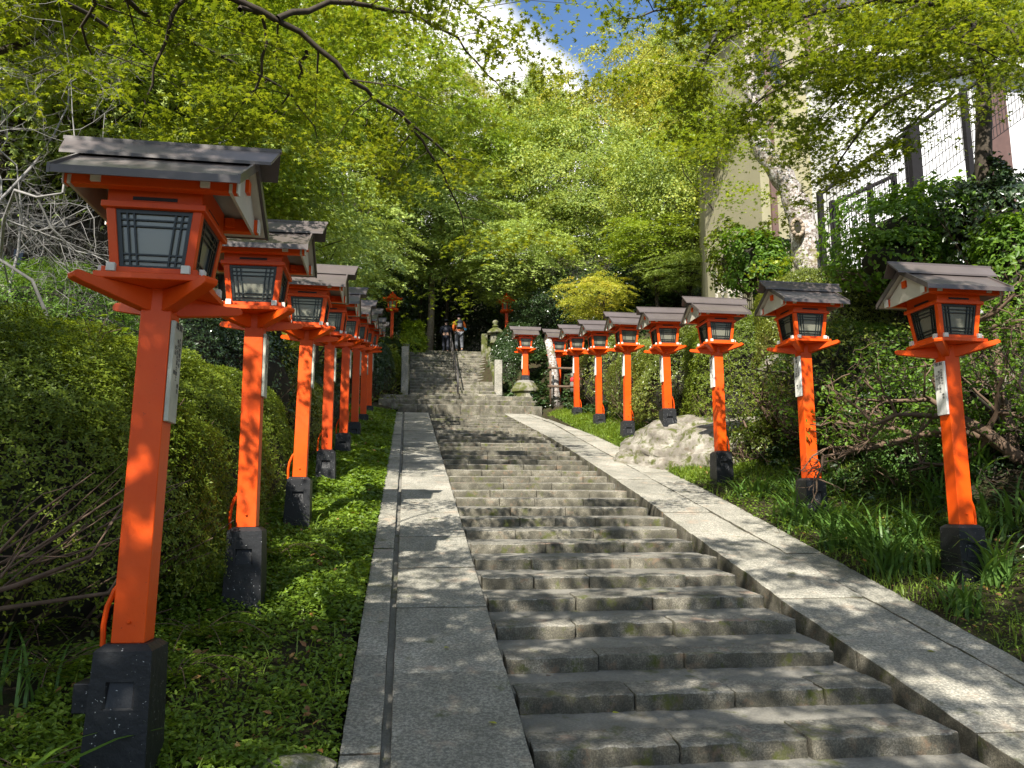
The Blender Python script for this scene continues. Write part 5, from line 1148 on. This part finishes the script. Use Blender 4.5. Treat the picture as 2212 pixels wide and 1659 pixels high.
# ---------------------------------------------------------------- buildings and fences
M['plaster'] = simple('beige_plaster', (.27, .25, .16), .85, .1, .8, .2, .2, 30); M['whitewall'] = simple('white_render', (.66, .66, .66), .8, .04, .6, .2, .1, 30)
M['brown'] = simple('brown_painted_steel', (.10, .055, .045), .6, .15); M['tile'] = simple('dark_roof_tile', (.07, .065, .075), .6, .3, 3)
M['glass_dark'] = simple('dark_window', (.02, .025, .03), .1, .1)
def station():
    Y = 21.0; a = at(1530, 640, Y); T = empty('station_building', (a.x, a.y, a.z-1.5)); tag(T, 'beige walled building with a white rendered wing behind the right trees', 'building'); O = T.location
    xl = at(1655, 640, Y).x-O.x
    x1 = at(1840, 400, Y).x-O.x; zt = at(1700, 20, Y).z-O.z
    MB().prism([(xl, 0), (x1, 0), (x1, 9), (xl+1.6, 9), (at(1530, 640, Y+4).x-O.x, 4.0)], -1, zt, 'z').build('wall', M['plaster'], T)
    for px in (1762, 1668): 
        x = at(px, 400, Y).x-O.x; MB().box(x-.09, x+.09, -.10, -.002, .0, zt).build('column', M['brown'], T)
    x = at(1690, 400, Y).x-O.x
    MB().prism([(xl-.4, -.4), (x1+.3, -.4), (x1+.3, 9.3), (xl+1.2, 9.3), (at(1530, 640, Y+4).x-O.x-.4, 4.1)], zt, zt+.2, 'z').build('roof', M['tile'], T)
    f = MB().box(x-1.0, x+.2, -.025, -.003, zt-2.6, zt-1.4).build('window', M['brown'], T); MB().box(x-.93, x+.13, -.04, -.026, zt-2.53, zt-1.47).build('pane', M['glass_dark'], f)
    # white wing nearer and sunlit
    w0 = at(1815, 400, 19.5).x-O.x; w1 = at(2420, 400, 19.5).x-O.x; zt2 = at(2000, 150, 19.5).z-O.z; y0 = 19.5-O.y
    MB().box(w0, w1, y0, y0+8, 0, zt2).build('wing', M['whitewall'], T); MB().box(w0-.1, w1, y0-.5, y0+8, zt2, zt2+.3).build('wing_roof', M['whitewall'], T)
    MB().box(at(2125, 300, 19.5).x-O.x, at(2175, 300, 19.5).x-O.x, y0-.12, y0-.003, 0, zt2).build('column', M['brown'], T)
station()
def picket(label, px0, px1, pt, pb, Y, n, mat='white'):
    a = at(px0, pb, Y); b = at(px1, pb, Y); h = at(px0, pt, Y).z-a.z; T = empty('picket_fence', a); tag(T, label, 'fence'); L_ = b.x-a.x
    for q in (.62, .15): MB().box(0, L_, -.02, .02, h*q, h*q+.08).build('rail', M[mat], T)
    for i in range(n): x = L_*i/(n-1); MB().box(x-.035, x+.035, -.045, -.021, -.2, h).build('picket', M[mat], T)
picket('short cream picket fence at the foot of the beige wall', 1547, 1600, 588, 640, 20.4, 5, 'cream')
M['steel'] = simple('dark_steel', (.012, .011, .012), .7, .2, spec=.2)
def mesh_fence(label, A, B, h, nb, posts, nh=6):
    """A,B: top rail ends; panel hangs down h"""
    A = Vector(A); B = Vector(B); T = empty('mesh_fence', A); tag(T, label, 'fence'); D = B-A
    MB().tube([(0, 0, 0), D], .05, 8).build('top_rail', M['steel'], T)
    mb = MB()
    for i in range(nb): p = D*(i/(nb-1)); mb.tube([p, p-Vector((0, 0, h))], .009, 4, False)
    for k in range(1, nh+1): mb.tube([Vector((0, 0, -h*k/nh)), D-Vector((0, 0, h*k/nh))], .009, 4, False)
    mb.build('mesh_panel', M['steel'], T)
    for u, w in posts: p = D*u; MB().box(p.x-w, p.x+w, p.y-w, p.y+w, p.z-h-1.5, p.z+.06).build('fence_post', M['steel'], T)
mesh_fence('black mesh fence rising steeply to the right in front of the white wall', at(1770, 420, 15.2), at(2260, 70, 14.2), 1.5, 70, [(0, .05), (.40, .12), (.63, .06), (.95, .06)])
mesh_fence('black bar fence behind the lichen trunk', at(1800, 440, 15.6), at(1930, 380, 15.6), 2.2, 26, [(0, .07), (.6, .05), (1, .05)])
mesh_fence('low black bar fence in front of the beige wall', at(1600, 520, 19.2), at(1720, 520, 19.2), 2.0, 30, [(.22, .05), (.72, .07)], 2)
def house(label, px0, px1, pe, pb, Y, roofh, wm='whitewall'):
    a = at(px0, pb, Y); w = at(px1, pb, Y).x-a.x; h = at(px0, pe, Y).z-a.z; T = empty('house', a); tag(T, label, 'building')
    MB().box(0, w, 0, 5, -3, h).build('wall', M[wm], T)
    rf = MB().prism([(-.7, h), (2.5, h+roofh), (5.7, h), (5.7, h-.15), (-.7, h-.15)], -.6, w+.6, 'x').build('roof', M['tile'], T)
    for i in range(3): x = w*(.18+.3*i); f = MB().box(x, x+w*.16, -.06, -.003, h*.25, h*.75).build('window', M['brown'], T); MB().box(x+.05, x+w*.16-.05, -.075, -.061, h*.25+.05, h*.75-.05).build('pane', M['glass_dark'], f)
house('white walled house with dark tiled roof glimpsed through the trees', 1380, 1560, 590, 660, 40, 1.5)
a = at(-60, 520, 15); house('grey walled building with pale wall at the left edge behind the bare branches', -260, 95, 485, 640, 15.5, 1.4, 'concrete')

# ---------------------------------------------------------------- fallen leaves
FL = [(965, 1402, 'yellow', 'yellow leaf in the sun patch on the left slabs'), (1065, 1566, 'yellow', 'small yellow leaf near the bottom of the left slabs'), (1330, 1540, 'yellow', 'curled yellow leaf on the lowest visible tread'), (1185, 1460, 'orange', 'brown curled leaf at the left end of a low tread'),
      (1880, 1230, 'yellow', 'pale leaf on the right slabs'), (2010, 1410, 'yellow', 'small tan leaf on the right slab joint'), (910, 1210, 'orange', 'thin dry leaf on the left slabs')]
def rampz(px, py):
    d = ray(px, py); t = -2.66/(d.z-SL*d.y); return EYE+d*t
for i, (px, py, mt, lb) in enumerate(FL):
    p = rampz(px, py); on = .86 < p.x < 3.9; V, F = leaves(np.array([[0, 0, 0.]]), np.array([[.1, -.1, 1.]]), .05, 'broad', np.random.default_rng(i)); V[:, 2] += .15*np.abs(V[:, 0])
    o = link('fallen_leaf', npmesh('fallen_leaf', V, F), M[mt if mt == 'yellow' else 'twig_brown']); o.location = p+Vector((0, 0, .012 if not on else .0)); tag(o, lb, 'leaf', 'fallen leaves on the stonework')
